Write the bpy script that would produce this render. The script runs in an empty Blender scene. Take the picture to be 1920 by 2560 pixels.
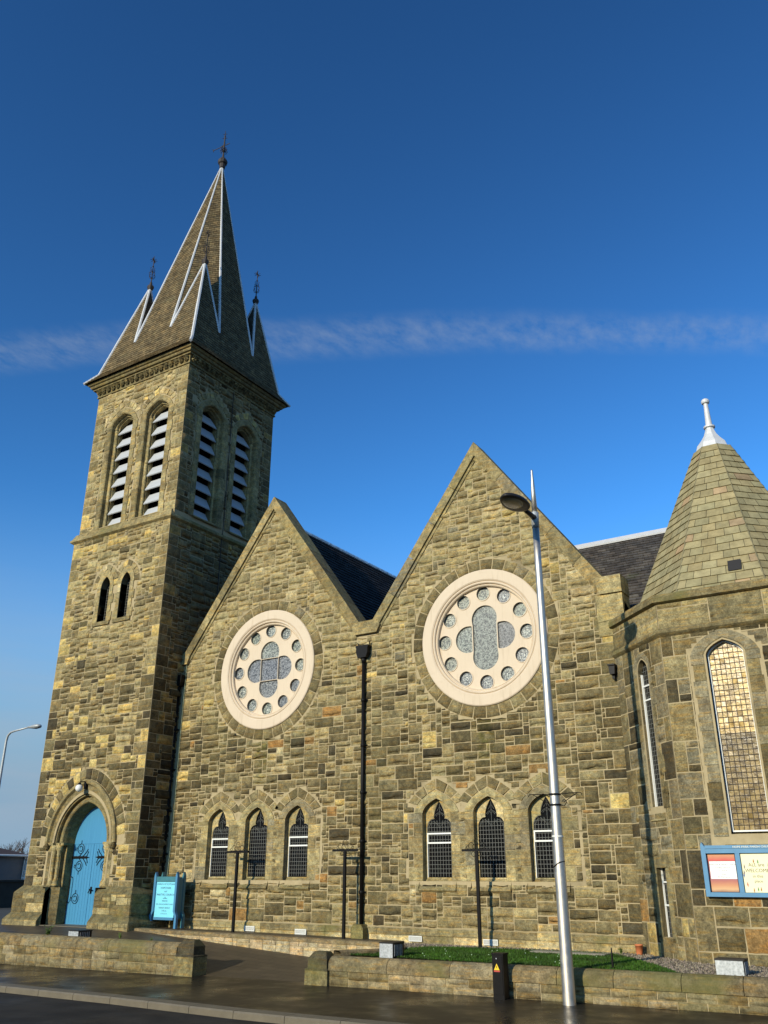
import bpy, bmesh, math, random
import numpy as np
from mathutils import Vector, Matrix
from mathutils.geometry import delaunay_2d_cdt
R = math.radians
SC = bpy.context.scene
COL = SC.collection

# ------------------------------------------------------------------ camera
cam_d = bpy.data.cameras.new('camera'); cam = bpy.data.objects.new('camera', cam_d); COL.objects.link(cam)
PITCH, YAW, ROLL = R(22.6098), R(32.5764), R(0.071)
fw = Vector((-math.sin(YAW)*math.cos(PITCH), math.cos(YAW)*math.cos(PITCH), math.sin(PITCH)))
r0 = Vector((math.cos(YAW), math.sin(YAW), 0)); u0 = r0.cross(fw)
rt = r0*math.cos(ROLL)+u0*math.sin(ROLL); up = -r0*math.sin(ROLL)+u0*math.cos(ROLL)
m = Matrix((rt, up, -fw)).transposed().to_4x4(); m.translation = Vector((0, -24.028, 1.7))
cam.matrix_world = m
cam_d.sensor_fit = 'VERTICAL'; cam_d.sensor_height = 36; cam_d.lens = 2171.4/2560*36
cam_d.clip_end = 3000; cam_d.clip_start = 0.1
SC.camera = cam
SC.render.resolution_x, SC.render.resolution_y = 768, 1024

# ------------------------------------------------------------------ light
SUN_EL, SUN_TAN = R(20.5), .15
sdir = Vector((SUN_TAN, 1, -math.tan(SUN_EL)*math.hypot(1, SUN_TAN))).normalized()   # the way the light travels
sl = bpy.data.lights.new('sun', 'SUN'); sl.energy = 4.6; sl.angle = R(.5); sl.color = (1, .90, .70)
so = bpy.data.objects.new('sun', sl); COL.objects.link(so); so.rotation_euler = sdir.to_track_quat('-Z', 'Y').to_euler(); so.location = (-10, -40, 30)

W = bpy.data.worlds.new('World'); SC.world = W; W.use_nodes = True
nt = W.node_tree; nt.nodes.clear()
def N(t, kind, **kw):
    n = t.nodes.new(kind)
    for k, v in kw.items(): setattr(n, k, v)
    return n
def mth(t, op, a, b=None, c=None, clamp=False):
    n = N(t, 'ShaderNodeMath', operation=op); n.use_clamp = clamp
    for i, v in enumerate((a, b, c)):
        if v is None: continue
        if isinstance(v, (int, float)): n.inputs[i].default_value = v
        else: t.links.new(v, n.inputs[i])
    return n.outputs[0]
def mix(t, fac, a, b, mode='MIX'):
    n = N(t, 'ShaderNodeMix', data_type='RGBA', blend_type=mode)
    for s, v in ((n.inputs[0], fac), (n.inputs[6], a), (n.inputs[7], b)):
        if isinstance(v, (int, float)): s.default_value = v
        elif isinstance(v, tuple): s.default_value = v if len(v) == 4 else (*v, 1)
        else: t.links.new(v, s)
    return n.outputs[2]
sky = N(nt, 'ShaderNodeTexSky', sky_type='NISHITA'); sky.sun_disc = False
sky.sun_elevation = SUN_EL; sky.sun_rotation = math.atan2(-sdir.x, -sdir.y); sky.air_density = 1.0; sky.dust_density = .35; sky.ozone_density = 3.2; sky.altitude = 60
hs = N(nt, 'ShaderNodeHueSaturation'); hs.inputs['Saturation'].default_value = 1.0; hs.inputs['Value'].default_value = 1.0
nt.links.new(sky.outputs[0], hs.inputs['Color'])
# thin cirrus: a long streak and faint veils on a high flat layer (position = direction / height)
tc = N(nt, 'ShaderNodeTexCoord'); sx = N(nt, 'ShaderNodeSeparateXYZ'); nt.links.new(tc.outputs['Generated'], sx.inputs[0])
zc = mth(nt, 'MAXIMUM', sx.outputs[2], .02)
px = mth(nt, 'DIVIDE', sx.outputs[0], zc); py = mth(nt, 'DIVIDE', sx.outputs[1], zc)
cmb = N(nt, 'ShaderNodeCombineXYZ'); nt.links.new(px, cmb.inputs[0]); nt.links.new(py, cmb.inputs[1])
wob = N(nt, 'ShaderNodeTexNoise'); wob.inputs['Scale'].default_value = 1.6; wob.inputs['Detail'].default_value = 3
nt.links.new(cmb.outputs[0], wob.inputs['Vector'])
d0 = mth(nt, 'SUBTRACT', mth(nt, 'SUBTRACT', py, mth(nt, 'MULTIPLY', px, .575)), 1.725)
qx = mth(nt, 'ADD', px, .75); d0 = mth(nt, 'ADD', mth(nt, 'SUBTRACT', d0, mth(nt, 'MULTIPLY', mth(nt, 'MULTIPLY', qx, qx), .075)), .02)
d0 = mth(nt, 'ADD', d0, mth(nt, 'MULTIPLY', mth(nt, 'SUBTRACT', wob.outputs[0], .5), .13))
dist = mth(nt, 'ABSOLUTE', d0)
mr = N(nt, 'ShaderNodeMapRange', interpolation_type='SMOOTHSTEP'); nt.links.new(dist, mr.inputs[0])
mr.inputs[1].default_value = .015; mr.inputs[2].default_value = .115; mr.inputs[3].default_value = 1; mr.inputs[4].default_value = 0
mp = N(nt, 'ShaderNodeMapping'); mp.inputs['Rotation'].default_value = (0, 0, R(-30)); mp.inputs['Scale'].default_value = (3.0, 1.7, 1)
nt.links.new(cmb.outputs[0], mp.inputs[0])
nz = N(nt, 'ShaderNodeTexNoise'); nz.inputs['Scale'].default_value = 9; nz.inputs['Detail'].default_value = 7; nz.inputs['Roughness'].default_value = .62
nt.links.new(mp.outputs[0], nz.inputs['Vector'])
nr = N(nt, 'ShaderNodeMapRange'); nt.links.new(nz.outputs[0], nr.inputs[0]); nr.inputs[1].default_value = .30; nr.inputs[2].default_value = .80
dens = mth(nt, 'MULTIPLY', mr.outputs[0], nr.outputs[0])
# veils near the horizon on the left of the church
mp2 = N(nt, 'ShaderNodeMapping'); mp2.inputs['Scale'].default_value = (2.2, 2.2, 16); nt.links.new(tc.outputs['Generated'], mp2.inputs[0])
nz2 = N(nt, 'ShaderNodeTexNoise'); nz2.inputs['Scale'].default_value = 2.4; nz2.inputs['Detail'].default_value = 5; nt.links.new(mp2.outputs[0], nz2.inputs['Vector'])
lo = N(nt, 'ShaderNodeMapRange', interpolation_type='SMOOTHSTEP'); nt.links.new(sx.outputs[2], lo.inputs[0])
lo.inputs[1].default_value = .36; lo.inputs[2].default_value = .02; lo.inputs[3].default_value = 0; lo.inputs[4].default_value = 1
nr2 = N(nt, 'ShaderNodeMapRange'); nt.links.new(nz2.outputs[0], nr2.inputs[0]); nr2.inputs[1].default_value = .35; nr2.inputs[2].default_value = .8
veil = mth(nt, 'MULTIPLY', lo.outputs[0], nr2.outputs[0])
tot = mth(nt, 'ADD', mth(nt, 'MULTIPLY', dens, .34), mth(nt, 'MULTIPLY', veil, .55), clamp=True)
SKYMUL = N(nt, 'ShaderNodeMix', data_type='RGBA')
gm = N(nt, 'ShaderNodeGamma'); gm.inputs[1].default_value = 1.6; nt.links.new(hs.outputs[0], gm.inputs[0])
skb = mix(nt, 1, gm.outputs[0], (.60, 1.02, 1.06), 'MULTIPLY')
hz = N(nt, 'ShaderNodeMapRange', interpolation_type='SMOOTHSTEP'); nt.links.new(sx.outputs[2], hz.inputs[0])
for i_, v_ in enumerate((.40, .06, 0, 1)): hz.inputs[i_+1].default_value = v_
skb = mix(nt, hz.outputs[0], skb, (3.0, 4.7, 6.4))
skc = mix(nt, tot, skb, (4.6, 5.4, 6.4))
bg = N(nt, 'ShaderNodeBackground'); nt.links.new(skc, bg.inputs[0]); bg.inputs[1].default_value = .085
wo = N(nt, 'ShaderNodeOutputWorld'); nt.links.new(bg.outputs[0], wo.inputs[0])
nt.nodes.remove(SKYMUL)
vs = SC.view_settings; vs.view_transform = 'Standard'; vs.look = 'None'; vs.exposure = 0; vs.gamma = 1; vs.use_curve_mapping = False

# ------------------------------------------------------------------ helpers
class MB:
    def __init__(s): s.v = []; s.f = []; s.m = []; s.c = []
    def add(s, vs, fs, col=(1, 1, 1), mat=0):
        b = len(s.v)
        s.v.extend([tuple(map(float, p)) for p in vs]); s.c.extend([col]*len(vs))
        for f in fs: s.f.append(tuple(b+i for i in f)); s.m.append(mat)
        return b
    def box(s, a, b, col=(1, 1, 1), mat=0):
        x0, y0, z0 = a; x1, y1, z1 = b
        s.add([(x0, y0, z0), (x1, y0, z0), (x1, y1, z0), (x0, y1, z0), (x0, y0, z1), (x1, y0, z1), (x1, y1, z1), (x0, y1, z1)],
              [(0, 3, 2, 1), (4, 5, 6, 7), (0, 1, 5, 4), (1, 2, 6, 5), (2, 3, 7, 6), (3, 0, 4, 7)], col, mat)
    def tube(s, pts, rad, n=8, col=(1, 1, 1), mat=0, cap=True):
        pts = [Vector(p) for p in pts]; k = len(pts); rads = rad if isinstance(rad, (list, tuple)) else [rad]*k
        vs = []; prev = None
        for i, p in enumerate(pts):
            t = (pts[min(i+1, k-1)]-pts[max(i-1, 0)]).normalized()
            a = prev if prev is not None else (Vector((0, 0, 1)) if abs(t.z) < .9 else Vector((1, 0, 0)))
            b = t.cross(a).normalized(); a = b.cross(t).normalized(); prev = a
            for j in range(n):
                w = 2*math.pi*j/n; vs.append(p+(a*math.cos(w)+b*math.sin(w))*rads[i])
        fs = [(i*n+j, i*n+(j+1) % n, (i+1)*n+(j+1) % n, (i+1)*n+j) for i in range(k-1) for j in range(n)]
        if cap: fs += [tuple(range(n-1, -1, -1)), tuple(range((k-1)*n, k*n))]
        s.add(vs, fs, col, mat)
    def lathe(s, prof, c=(0, 0, 0), n=16, col=(1, 1, 1), mat=0):
        vs = []; fs = []
        for (r, z) in prof:
            for j in range(n): w = 2*math.pi*j/n; vs.append((c[0]+r*math.cos(w), c[1]+r*math.sin(w), c[2]+z))
        for i in range(len(prof)-1):
            for j in range(n): fs.append((i*n+j, i*n+(j+1) % n, (i+1)*n+(j+1) % n, (i+1)*n+j))
        fs += [tuple(range(n-1, -1, -1)), tuple(range((len(prof)-1)*n, len(prof)*n))]
        s.add(vs, fs, col, mat)
    def prism(s, poly, P, h0, h1, col=(1, 1, 1), mat=0):
        """poly [(u,v)] counter-clockwise, in frame P, from depth h0 (back) to h1 (front)"""
        n = len(poly)
        vs = [P(u, v, h0) for u, v in poly]+[P(u, v, h1) for u, v in poly]
        s.add(vs, [tuple(range(n-1, -1, -1)), tuple(range(n, 2*n))]+[(i, (i+1) % n, n+(i+1) % n, n+i) for i in range(n)], col, mat)
    def loft(s, rows, P=None, col=(1, 1, 1), mat=0, close=False):
        """rows of equally many points; quads between neighbouring rows"""
        n = len(rows[0]); vs = [p for r in rows for p in r]; fs = []
        for i in range(len(rows)-1):
            for j in range(n if close else n-1): fs.append((i*n+j, i*n+(j+1) % n, (i+1)*n+(j+1) % n, (i+1)*n+j))
        s.add(vs, fs, col, mat)
    def build(s, name, mats, parent=None, smooth=False, off=None):
        me = bpy.data.meshes.new(name)
        v = s.v if off is None else [(p[0]-off[0], p[1]-off[1], p[2]-off[2]) for p in s.v]
        me.from_pydata(v, [], s.f)
        if not isinstance(mats, (list, tuple)): mats = [mats]
        for mm in mats: me.materials.append(mm)
        me.polygons.foreach_set('material_index', s.m)
        ca = me.color_attributes.new('Col', 'FLOAT_COLOR', 'POINT')
        ca.data.foreach_set('color', np.array([(*c, 1) for c in s.c], dtype=np.float32).ravel())
        if smooth: me.polygons.foreach_set('use_smooth', [True]*len(s.f))
        me.update()
        o = bpy.data.objects.new(name, me); COL.objects.link(o)
        if off is not None: o.location = off
        if parent is not None:
            o.parent = parent
            base = parent
            loc = Vector((0, 0, 0))
            while base is not None: loc += base.location; base = base.parent
            if off is None: o.location = -loc
            else: o.location = Vector(off)-loc
        return o
def tag(o, label=None, cat=None, group=None, kind=None):
    if label: o['label'] = label
    if cat: o['category'] = cat
    if group: o['group'] = group
    if kind: o['kind'] = kind
    return o
def empty(name, loc=(0, 0, 0)):
    o = bpy.data.objects.new(name, None); COL.objects.link(o); o.location = loc; o.empty_display_size = .3; return o
def copy_tree(o, parent=None):
    c = o.copy(); COL.objects.link(c)
    if parent is not None: c.parent = parent
    for ch in list(o.children): copy_tree(ch, c)
    return c

# ------------------------------------------------------------------ materials
def mat(name, base=(.5, .5, .5), rough=.8, metal=0, spec=None, ior=None):
    m = bpy.data.materials.new(name); m.use_nodes = True; b = m.node_tree.nodes['Principled BSDF']
    b.inputs['Base Color'].default_value = (*base, 1); b.inputs['Roughness'].default_value = rough; b.inputs['Metallic'].default_value = metal
    if spec is not None: b.inputs['Specular IOR Level'].default_value = spec
    return m, m.node_tree, b
def noise(t, scale, detail=4, rough=.55, vec=None, dist=0):
    n = N(t, 'ShaderNodeTexNoise'); n.inputs['Scale'].default_value = scale; n.inputs['Detail'].default_value = detail
    n.inputs['Roughness'].default_value = rough; n.inputs['Distortion'].default_value = dist
    if vec is None:
        g = N(t, 'ShaderNodeNewGeometry'); vec = g.outputs['Position']
    t.links.new(vec, n.inputs['Vector']); return n.outputs[0]
def rng(t, v, a, b, c=0, d=1, smooth=True):
    n = N(t, 'ShaderNodeMapRange', interpolation_type='SMOOTHSTEP' if smooth else 'LINEAR')
    t.links.new(v, n.inputs[0])
    for i, q in enumerate((a, b, c, d)): n.inputs[i+1].default_value = q
    return n.outputs[0]
def bump(t, b, h, strength=.5, dist=.02):
    n = N(t, 'ShaderNodeBump'); n.inputs['Strength'].default_value = strength; n.inputs['Distance'].default_value = dist
    t.links.new(h, n.inputs['Height']); t.links.new(n.outputs[0], b.inputs['Normal'])
def grey(t, v, lo, hi):
    """scalar 0..1 -> grey colour lo..hi"""
    a = rng(t, v, 0, 1, lo, hi, False); c = N(t, 'ShaderNodeCombineColor')
    for i in range(3): t.links.new(a, c.inputs[i])
    return c.outputs[0]
def attr(t):
    a = N(t, 'ShaderNodeAttribute'); a.attribute_name = 'Col'; return a.outputs['Color']

def stone_mat(name, soot=.5, green=.25, bmp=.85, stain=None):
    m, t, b = mat(name, rough=.92, spec=.2)
    c = attr(t)
    c = mix(t, 1, c, grey(t, rng(t, noise(t, 1.1, 6, .7), .3, .7), .74, 1.20), 'MULTIPLY')      # broad weathering
    c = mix(t, 1, c, grey(t, rng(t, noise(t, 5.5, 6, .7), .28, .72), .62, 1.40), 'MULTIPLY')
    c = mix(t, 1, c, grey(t, rng(t, noise(t, 26, 5, .75), .3, .7), .66, 1.34), 'MULTIPLY')
    # ochre bands of the sandstone bed
    mpn = N(t, 'ShaderNodeMapping'); mpn.inputs['Scale'].default_value = (1.2, 1.2, 9)
    g = N(t, 'ShaderNodeNewGeometry'); t.links.new(g.outputs['Position'], mpn.inputs[0])
    bed = rng(t, noise(t, 2.2, 5, .6, mpn.outputs[0]), .47, .66, 0, .8)
    c = mix(t, bed, c, mix(t, 1, c, (1.42, 1.13, .70), 'MULTIPLY'))
    s = rng(t, noise(t, 2.6, 8, .75), .54, .66, 0, soot)
    c = mix(t, s, c, (.055, .048, .032))
    gr = rng(t, noise(t, .55, 5, .6), .5, .7, 0, green)
    c = mix(t, gr, c, (.12, .115, .035))
    t.links.new(c, b.inputs['Base Color'])
    if stain:
        sp = N(t, 'ShaderNodeSeparateXYZ'); t.links.new(g.outputs['Position'], sp.inputs[0]); tot_ = None
        wv = mth(t, 'MULTIPLY', mth(t, 'SUBTRACT', noise(t, 1.7, 4), .5), .5)
        for gx_ in stain:      # green run-off below the sill of each rose
            d_ = mth(t, 'ABSOLUTE', mth(t, 'ADD', mth(t, 'SUBTRACT', sp.outputs[0], gx_), wv)); k_ = rng(t, d_, .10, .42, 1, 0)
            tot_ = k_ if tot_ is None else mth(t, 'MAXIMUM', tot_, k_)
        k_ = mth(t, 'MULTIPLY', tot_, mth(t, 'MULTIPLY', rng(t, sp.outputs[2], 3.9, 5.6), rng(t, sp.outputs[2], 6.3, 6.6, 1, 0)))
        k_ = mth(t, 'MULTIPLY', k_, rng(t, noise(t, 4, 6, .7), .35, .6)); c = mix(t, mth(t, 'MULTIPLY', k_, .75), c, mix(t, 1, c, (.55, .62, .30), 'MULTIPLY'))
        t.links.new(c, b.inputs['Base Color'])
    bump(t, b, mth(t, 'ADD', mth(t, 'MULTIPLY', noise(t, 9, 6, .7), 1.4), noise(t, 34, 6, .75)), bmp, .035)
    return m
M = {}
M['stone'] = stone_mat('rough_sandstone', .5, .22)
M['stone_dark'] = stone_mat('darker_sandstone', .7, .1)
M['front'] = stone_mat('stained_sandstone', .5, .22, stain=(-20.33, -11.75))
M['dressed'] = stone_mat('dressed_sandstone', .35, .3, .3)
M['mossy'] = stone_mat('mossy_sandstone', .4, .75, .5)
m, t, b = mat('lime_mortar', rough=.95, spec=.1)
c = mix(t, noise(t, 6, 5), (.31, .245, .135), (.48, .39, .225)); c = mix(t, rng(t, noise(t, .8, 4), .5, .75, 0, .5), c, (.12, .095, .055))
t.links.new(c, b.inputs['Base Color']); bump(t, b, noise(t, 40, 5), .5, .01); M['mortar'] = m
m, t, b = mat('cream_render', rough=.75)
c = mix(t, noise(t, 1.6, 5), (.58, .47, .33), (.66, .54, .39)); c = mix(t, rng(t, noise(t, 4, 7, .7), .55, .8, 0, .3), c, (.45, .33, .2))
t.links.new(c, b.inputs['Base Color']); mpr = N(t, 'ShaderNodeMapping'); mpr.inputs['Scale'].default_value = (5, 5, .5); gg = N(t, 'ShaderNodeNewGeometry'); t.links.new(gg.outputs['Position'], mpr.inputs[0])
c = mix(t, rng(t, noise(t, 1.6, 5, .65, mpr.outputs[0]), .52, .72, 0, .35), c, (.40, .30, .18)); t.links.new(c, b.inputs['Base Color'])
bump(t, b, noise(t, 30, 4), .15, .01); M['cream'] = m
m, t, b = mat('rough_cast_glass', rough=.35, spec=.35)
vor = N(t, 'ShaderNodeTexVoronoi', feature='DISTANCE_TO_EDGE'); vor.inputs['Scale'].default_value = 16
g = N(t, 'ShaderNodeNewGeometry'); t.links.new(g.outputs['Position'], vor.inputs['Vector'])
c = mix(t, rng(t, noise(t, 24, 3, .7), .42, .58), (.035, .04, .045), (.27, .275, .25)); c = mix(t, 1, c, attr(t), 'MULTIPLY')
c = mix(t, rng(t, vor.outputs[0], .0, .05, .45, 0), c, (.5, .5, .47)); t.links.new(c, b.inputs['Base Color']); bump(t, b, noise(t, 50, 2), .4, .01); M['roseglass'] = m
m, t, b = mat('dark_leaded_glass', (.012, .012, .011), .16, spec=.14)
c = mix(t, rng(t, noise(t, 2.5, 3), .55, .75), (.006, .006, .006), (.022, .024, .018)); t.links.new(c, b.inputs['Base Color']); M['glass'] = m
m, t, b = mat('amber_leaded_glass', rough=.3, spec=.4)
c = mix(t, rng(t, noise(t, 5, 5, .65), .34, .66), (.105, .062, .012), (.36, .25, .085)); c = mix(t, 1, c, attr(t), 'MULTIPLY'); t.links.new(c, b.inputs['Base Color']); b.inputs['Metallic'].default_value = .0
bump(t, b, noise(t, 8, 3, .6), .26, .03); M['amber'] = m
M['lead'], t, b = mat('lead_sheet', rough=.55, metal=.1)
c = mix(t, noise(t, 5, 6, .7), (.46, .465, .46), (.72, .72, .70)); t.links.new(c, b.inputs['Base Color'])
M['came'], t, b = mat('grey_window_guard', (.13, .13, .112), .6)
M['whiteframe'], t, b = mat('white_painted_frame', (.74, .74, .68), .5)
M['iron'], t, b = mat('black_painted_iron', (.012, .012, .013), .42, spec=.12)
c = mix(t, noise(t, 9, 5), (.005, .005, .0055), (.012, .011, .010)); t.links.new(c, b.inputs['Base Color'])
M['rusty'], t, b = mat('rusty_dark_iron', (.03, .022, .018), .7)
def slate_mat(name, moss, lo=.6, hi=1.35):
    m, t, b = mat(name, rough=.85, spec=.10); c = mix(t, 1, attr(t), grey(t, rng(t, noise(t, 3.5, 6, .7), .3, .7), lo, hi), 'MULTIPLY')
    c = mix(t, rng(t, noise(t, .9, 5, .7), .58, .78, 0, moss), c, (.13, .15, .075))
    mp = N(t, 'ShaderNodeMapping'); mp.inputs['Scale'].default_value = (3.5, 3.5, .25); g = N(t, 'ShaderNodeNewGeometry'); t.links.new(g.outputs['Position'], mp.inputs[0])
    c = mix(t, rng(t, noise(t, 2.4, 4, .6, mp.outputs[0]), .6, .8, 0, .3), c, (.2, .19, .15))
    t.links.new(c, b.inputs['Base Color']); bump(t, b, noise(t, 22, 5), .35, .01); return m
M['slate'] = slate_mat('weathered_slate', .45); M['tile'] = slate_mat('stone_roof_slab', .28, .78, 1.15); M['darkslate'] = slate_mat('dark_blue_slate', .05)
M['louvre'], t, b = mat('pale_louvre_boards', rough=.5)
mp = N(t, 'ShaderNodeMapping'); mp.inputs['Scale'].default_value = (1, 1, 14); g = N(t, 'ShaderNodeNewGeometry'); t.links.new(g.outputs['Position'], mp.inputs[0])
c = mix(t, noise(t, 1.5, 4, .6, mp.outputs[0]), (.36, .375, .385), (.54, .55, .55)); t.links.new(c, b.inputs['Base Color'])
M['door'], t, b = mat('blue_painted_door', rough=.45)
mp = N(t, 'ShaderNodeMapping'); mp.inputs['Scale'].default_value = (7, 7, .6); g = N(t, 'ShaderNodeNewGeometry'); t.links.new(g.outputs['Position'], mp.inputs[0])
c = mix(t, noise(t, 2, 4, .6, mp.outputs[0]), (.035, .185, .34), (.065, .27, .45)); t.links.new(c, b.inputs['Base Color'])
M['boardblue'], t, b = mat('blue_painted_timber', (.05, .20, .36), .45)
c = mix(t, noise(t, 4, 5), (.04, .17, .31), (.075, .25, .42)); t.links.new(c, b.inputs['Base Color'])
M['teal'], t, b = mat('teal_painted_timber', (.035, .15, .18), .4)
c = mix(t, noise(t, 6, 5), (.03, .12, .15), (.06, .22, .25)); t.links.new(c, b.inputs['Base Color'])
M['cyan'], t, b = mat('pale_blue_sign_panel', (.20, .66, .80), .4)
c = mix(t, noise(t, 1.5, 3), (.19, .62, .76), (.23, .70, .84)); t.links.new(c, b.inputs['Base Color'])
M['ink'], t, b = mat('dark_blue_lettering', (.015, .03, .10), .6)
M['steel'], t, b = mat('brushed_steel', rough=.30, metal=1)
c = mix(t, noise(t, 1.2, 5), (.58, .53, .45), (.70, .64, .55)); t.links.new(c, b.inputs['Base Color'])
t.links.new(rng(t, noise(t, 5, 6), .3, .7, .44, .58), b.inputs['Roughness'])
M['darkgrey'], t, b = mat('dark_grey_painted_metal', (.018, .016, .015), .5, spec=.3)
M['diffuser'], t, b = mat('lamp_diffuser', (.20, .19, .14), .25)
M['opal'], t, b = mat('opal_glass', (.82, .82, .76), .2)
M['galv'], t, b = mat('galvanised_metal', rough=.5, metal=.3)
vor = N(t, 'ShaderNodeTexVoronoi'); vor.inputs['Scale'].default_value = 22; g = N(t, 'ShaderNodeNewGeometry'); t.links.new(g.outputs['Position'], vor.inputs['Vector'])
c = mix(t, vor.outputs['Distance'], (.27, .29, .29), (.50, .52, .52)); t.links.new(c, b.inputs['Base Color'])
M['ventwhite'], t, b = mat('off_white_vent', (.62, .62, .56), .6)
M['black'], t, b = mat('dark_void', (.006, .006, .006), .9, spec=0)
M['yellow'], t, b = mat('yellow_sticker', (.85, .55, .02), .4)
M['red'], t, b = mat('red_print', (.45, .05, .03), .5)
M['terracotta'], t, b = mat('terracotta', (.55, .17, .06), .8)
M['paper'], t, b = mat('cream_paper', (.80, .78, .50), .6)
M['white'], t, b = mat('white_paper', (.82, .83, .80), .6)
M['greyink'], t, b = mat('grey_print', (.22, .2, .17), .7)
M['brownink'], t, b = mat('brown_felt_pen', (.17, .11, .025), .7)
M['letter'], t, b = mat('cream_lettering', (.80, .76, .58), .5)
# poster with printed bands of red and orange
m, t, b = mat('printed_poster', rough=.35); g = N(t, 'ShaderNodeNewGeometry'); s = N(t, 'ShaderNodeSeparateXYZ'); t.links.new(g.outputs['Position'], s.inputs[0])
rp = N(t, 'ShaderNodeValToRGB'); t.links.new(mth(t, 'ADD', rng(t, s.outputs[2], 1.31, 2.19, 0, 1, False), mth(t, 'MULTIPLY', mth(t, 'SUBTRACT', noise(t, 6, 3), .5), .05)), rp.inputs[0])
e = rp.color_ramp.elements; e[0].position = 0; e[0].color = (.16, .07, .06, 1); e[1].position = .09; e[1].color = (.62, .36, .17, 1)
for p_, c_ in ((.18, (.55, .24, .11, 1)), (.28, (.42, .13, .10, 1)), (.34, (.33, .12, .14, 1)), (.70, (.30, .05, .035, 1)), (.78, (.55, .08, .06, 1)), (.88, (.55, .22, .10, 1)), (1, (.58, .26, .12, 1))):
    q = e.new(p_); q.color = c_
t.links.new(rp.outputs[0], b.inputs['Base Color']); M['poster'] = m
# grounds
m, t, b = mat('wet_paving', rough=.3, spec=.16)
br = N(t, 'ShaderNodeTexBrick'); g = N(t, 'ShaderNodeNewGeometry'); mp = N(t, 'ShaderNodeMapping'); mp.inputs['Rotation'].default_value = (0, 0, R(90)); t.links.new(g.outputs['Position'], mp.inputs[0]); t.links.new(mp.outputs[0], br.inputs['Vector'])
br.inputs['Scale'].default_value = 1; br.inputs['Brick Width'].default_value = 1.15; br.inputs['Row Height'].default_value = .85; br.inputs['Mortar Size'].default_value = .012
br.inputs['Color1'].default_value = (.019, .016, .011, 1); br.inputs['Color2'].default_value = (.028, .023, .016, 1); br.inputs['Mortar'].default_value = (.011, .010, .008, 1)
c = mix(t, 1, br.outputs[0], grey(t, noise(t, 1.1, 6, .65), .65, 1.35), 'MULTIPLY'); t.links.new(c, b.inputs['Base Color'])
t.links.new(rng(t, noise(t, .6, 5, .6), .35, .65, .20, .46), b.inputs['Roughness']); bump(t, b, noise(t, 28, 4), .25, .004); M['paving'] = m
m, t, b = mat('damp_asphalt', rough=.7, spec=.2)
c = mix(t, noise(t, 40, 4, .7), (.012, .011, .009), (.034, .030, .024)); c = mix(t, 1, c, grey(t, rng(t, noise(t, .9, 5), .3, .7), .6, 1.5), 'MULTIPLY'); t.links.new(c, b.inputs['Base Color'])
t.links.new(rng(t, noise(t, .5, 4), .35, .65, .5, .85), b.inputs['Roughness']); bump(t, b, noise(t, 90, 3), .5, .008); M['asphalt'] = m
m, t, b = mat('kerb_stone', rough=.6)
c = mix(t, noise(t, 3, 6, .7), (.075, .062, .04), (.19, .16, .105)); t.links.new(c, b.inputs['Base Color']); bump(t, b, noise(t, 30, 4), .3, .01); M['kerb'] = m
m, t, b = mat('forecourt_setts', rough=.55)
br = N(t, 'ShaderNodeTexBrick'); g = N(t, 'ShaderNodeNewGeometry'); t.links.new(g.outputs['Position'], br.inputs['Vector']); br.inputs['Scale'].default_value = 1
br.inputs['Brick Width'].default_value = .6; br.inputs['Row Height'].default_value = .3; br.inputs['Mortar Size'].default_value = .012
br.inputs['Color1'].default_value = (.055, .042, .024, 1); br.inputs['Color2'].default_value = (.075, .056, .032, 1); br.inputs['Mortar'].default_value = (.026, .020, .013, 1)
c = mix(t, 1, br.outputs[0], grey(t, noise(t, 1.6, 6, .65), .6, 1.4), 'MULTIPLY'); t.links.new(c, b.inputs['Base Color']); bump(t, b, noise(t, 25, 4), .3, .01); M['setts'] = m
m, t, b = mat('soil_and_turf', rough=.95, spec=.1)
c = mix(t, noise(t, 5, 5), (.028, .05, .010), (.05, .085, .016)); t.links.new(c, b.inputs['Base Color']); M['turf'] = m
m, t, b = mat('grass_blade', rough=.6, spec=.25)
c = mix(t, rng(t, noise(t, 1.3, 5, .65), .35, .65), (.026, .055, .006), (.046, .115, .008)); c = mix(t, 1, c, attr(t), 'MULTIPLY'); t.links.new(c, b.inputs['Base Color']); M['blade'] = m
m, t, b = mat('gravel', rough=.9)
vor = N(t, 'ShaderNodeTexVoronoi'); vor.inputs['Scale'].default_value = 26; g = N(t, 'ShaderNodeNewGeometry'); t.links.new(g.outputs['Position'], vor.inputs['Vector'])
c = mix(t, rng(t, vor.outputs['Color'], 0, 1), (.07, .055, .035), (.26, .205, .135)); c = mix(t, rng(t, vor.outputs['Distance'], .02, .5, 0, .6), c, (.05, .04, .03)); t.links.new(c, b.inputs['Base Color'])
bump(t, b, vor.outputs['Distance'], -.8, .03); M['gravelbed'] = m
m, t, b = mat('pebble', rough=.85); t.links.new(attr(t), b.inputs['Base Color']); M['pebble'] = m
m, t, b = mat('far_ground', rough=.95); c = mix(t, noise(t, .2, 5), (.02, .02, .016), (.05, .05, .035)); t.links.new(c, b.inputs['Base Color']); M['farground'] = m
m, t, b = mat('grey_harling', rough=.9); c = mix(t, noise(t, 2, 5), (.13, .13, .13), (.18, .18, .18)); t.links.new(c, b.inputs['Base Color']); M['harling'] = m
m, t, b = mat('brown_pantile', rough=.85); c = mix(t, noise(t, 3, 5), (.035, .02, .014), (.07, .038, .026)); t.links.new(c, b.inputs['Base Color']); M['pantile'] = m
m, t, b = mat('bare_twigs', rough=.9); c = mix(t, noise(t, 1, 3), (.06, .042, .032), (.12, .085, .062)); t.links.new(c, b.inputs['Base Color']); M['twig'] = m
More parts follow.
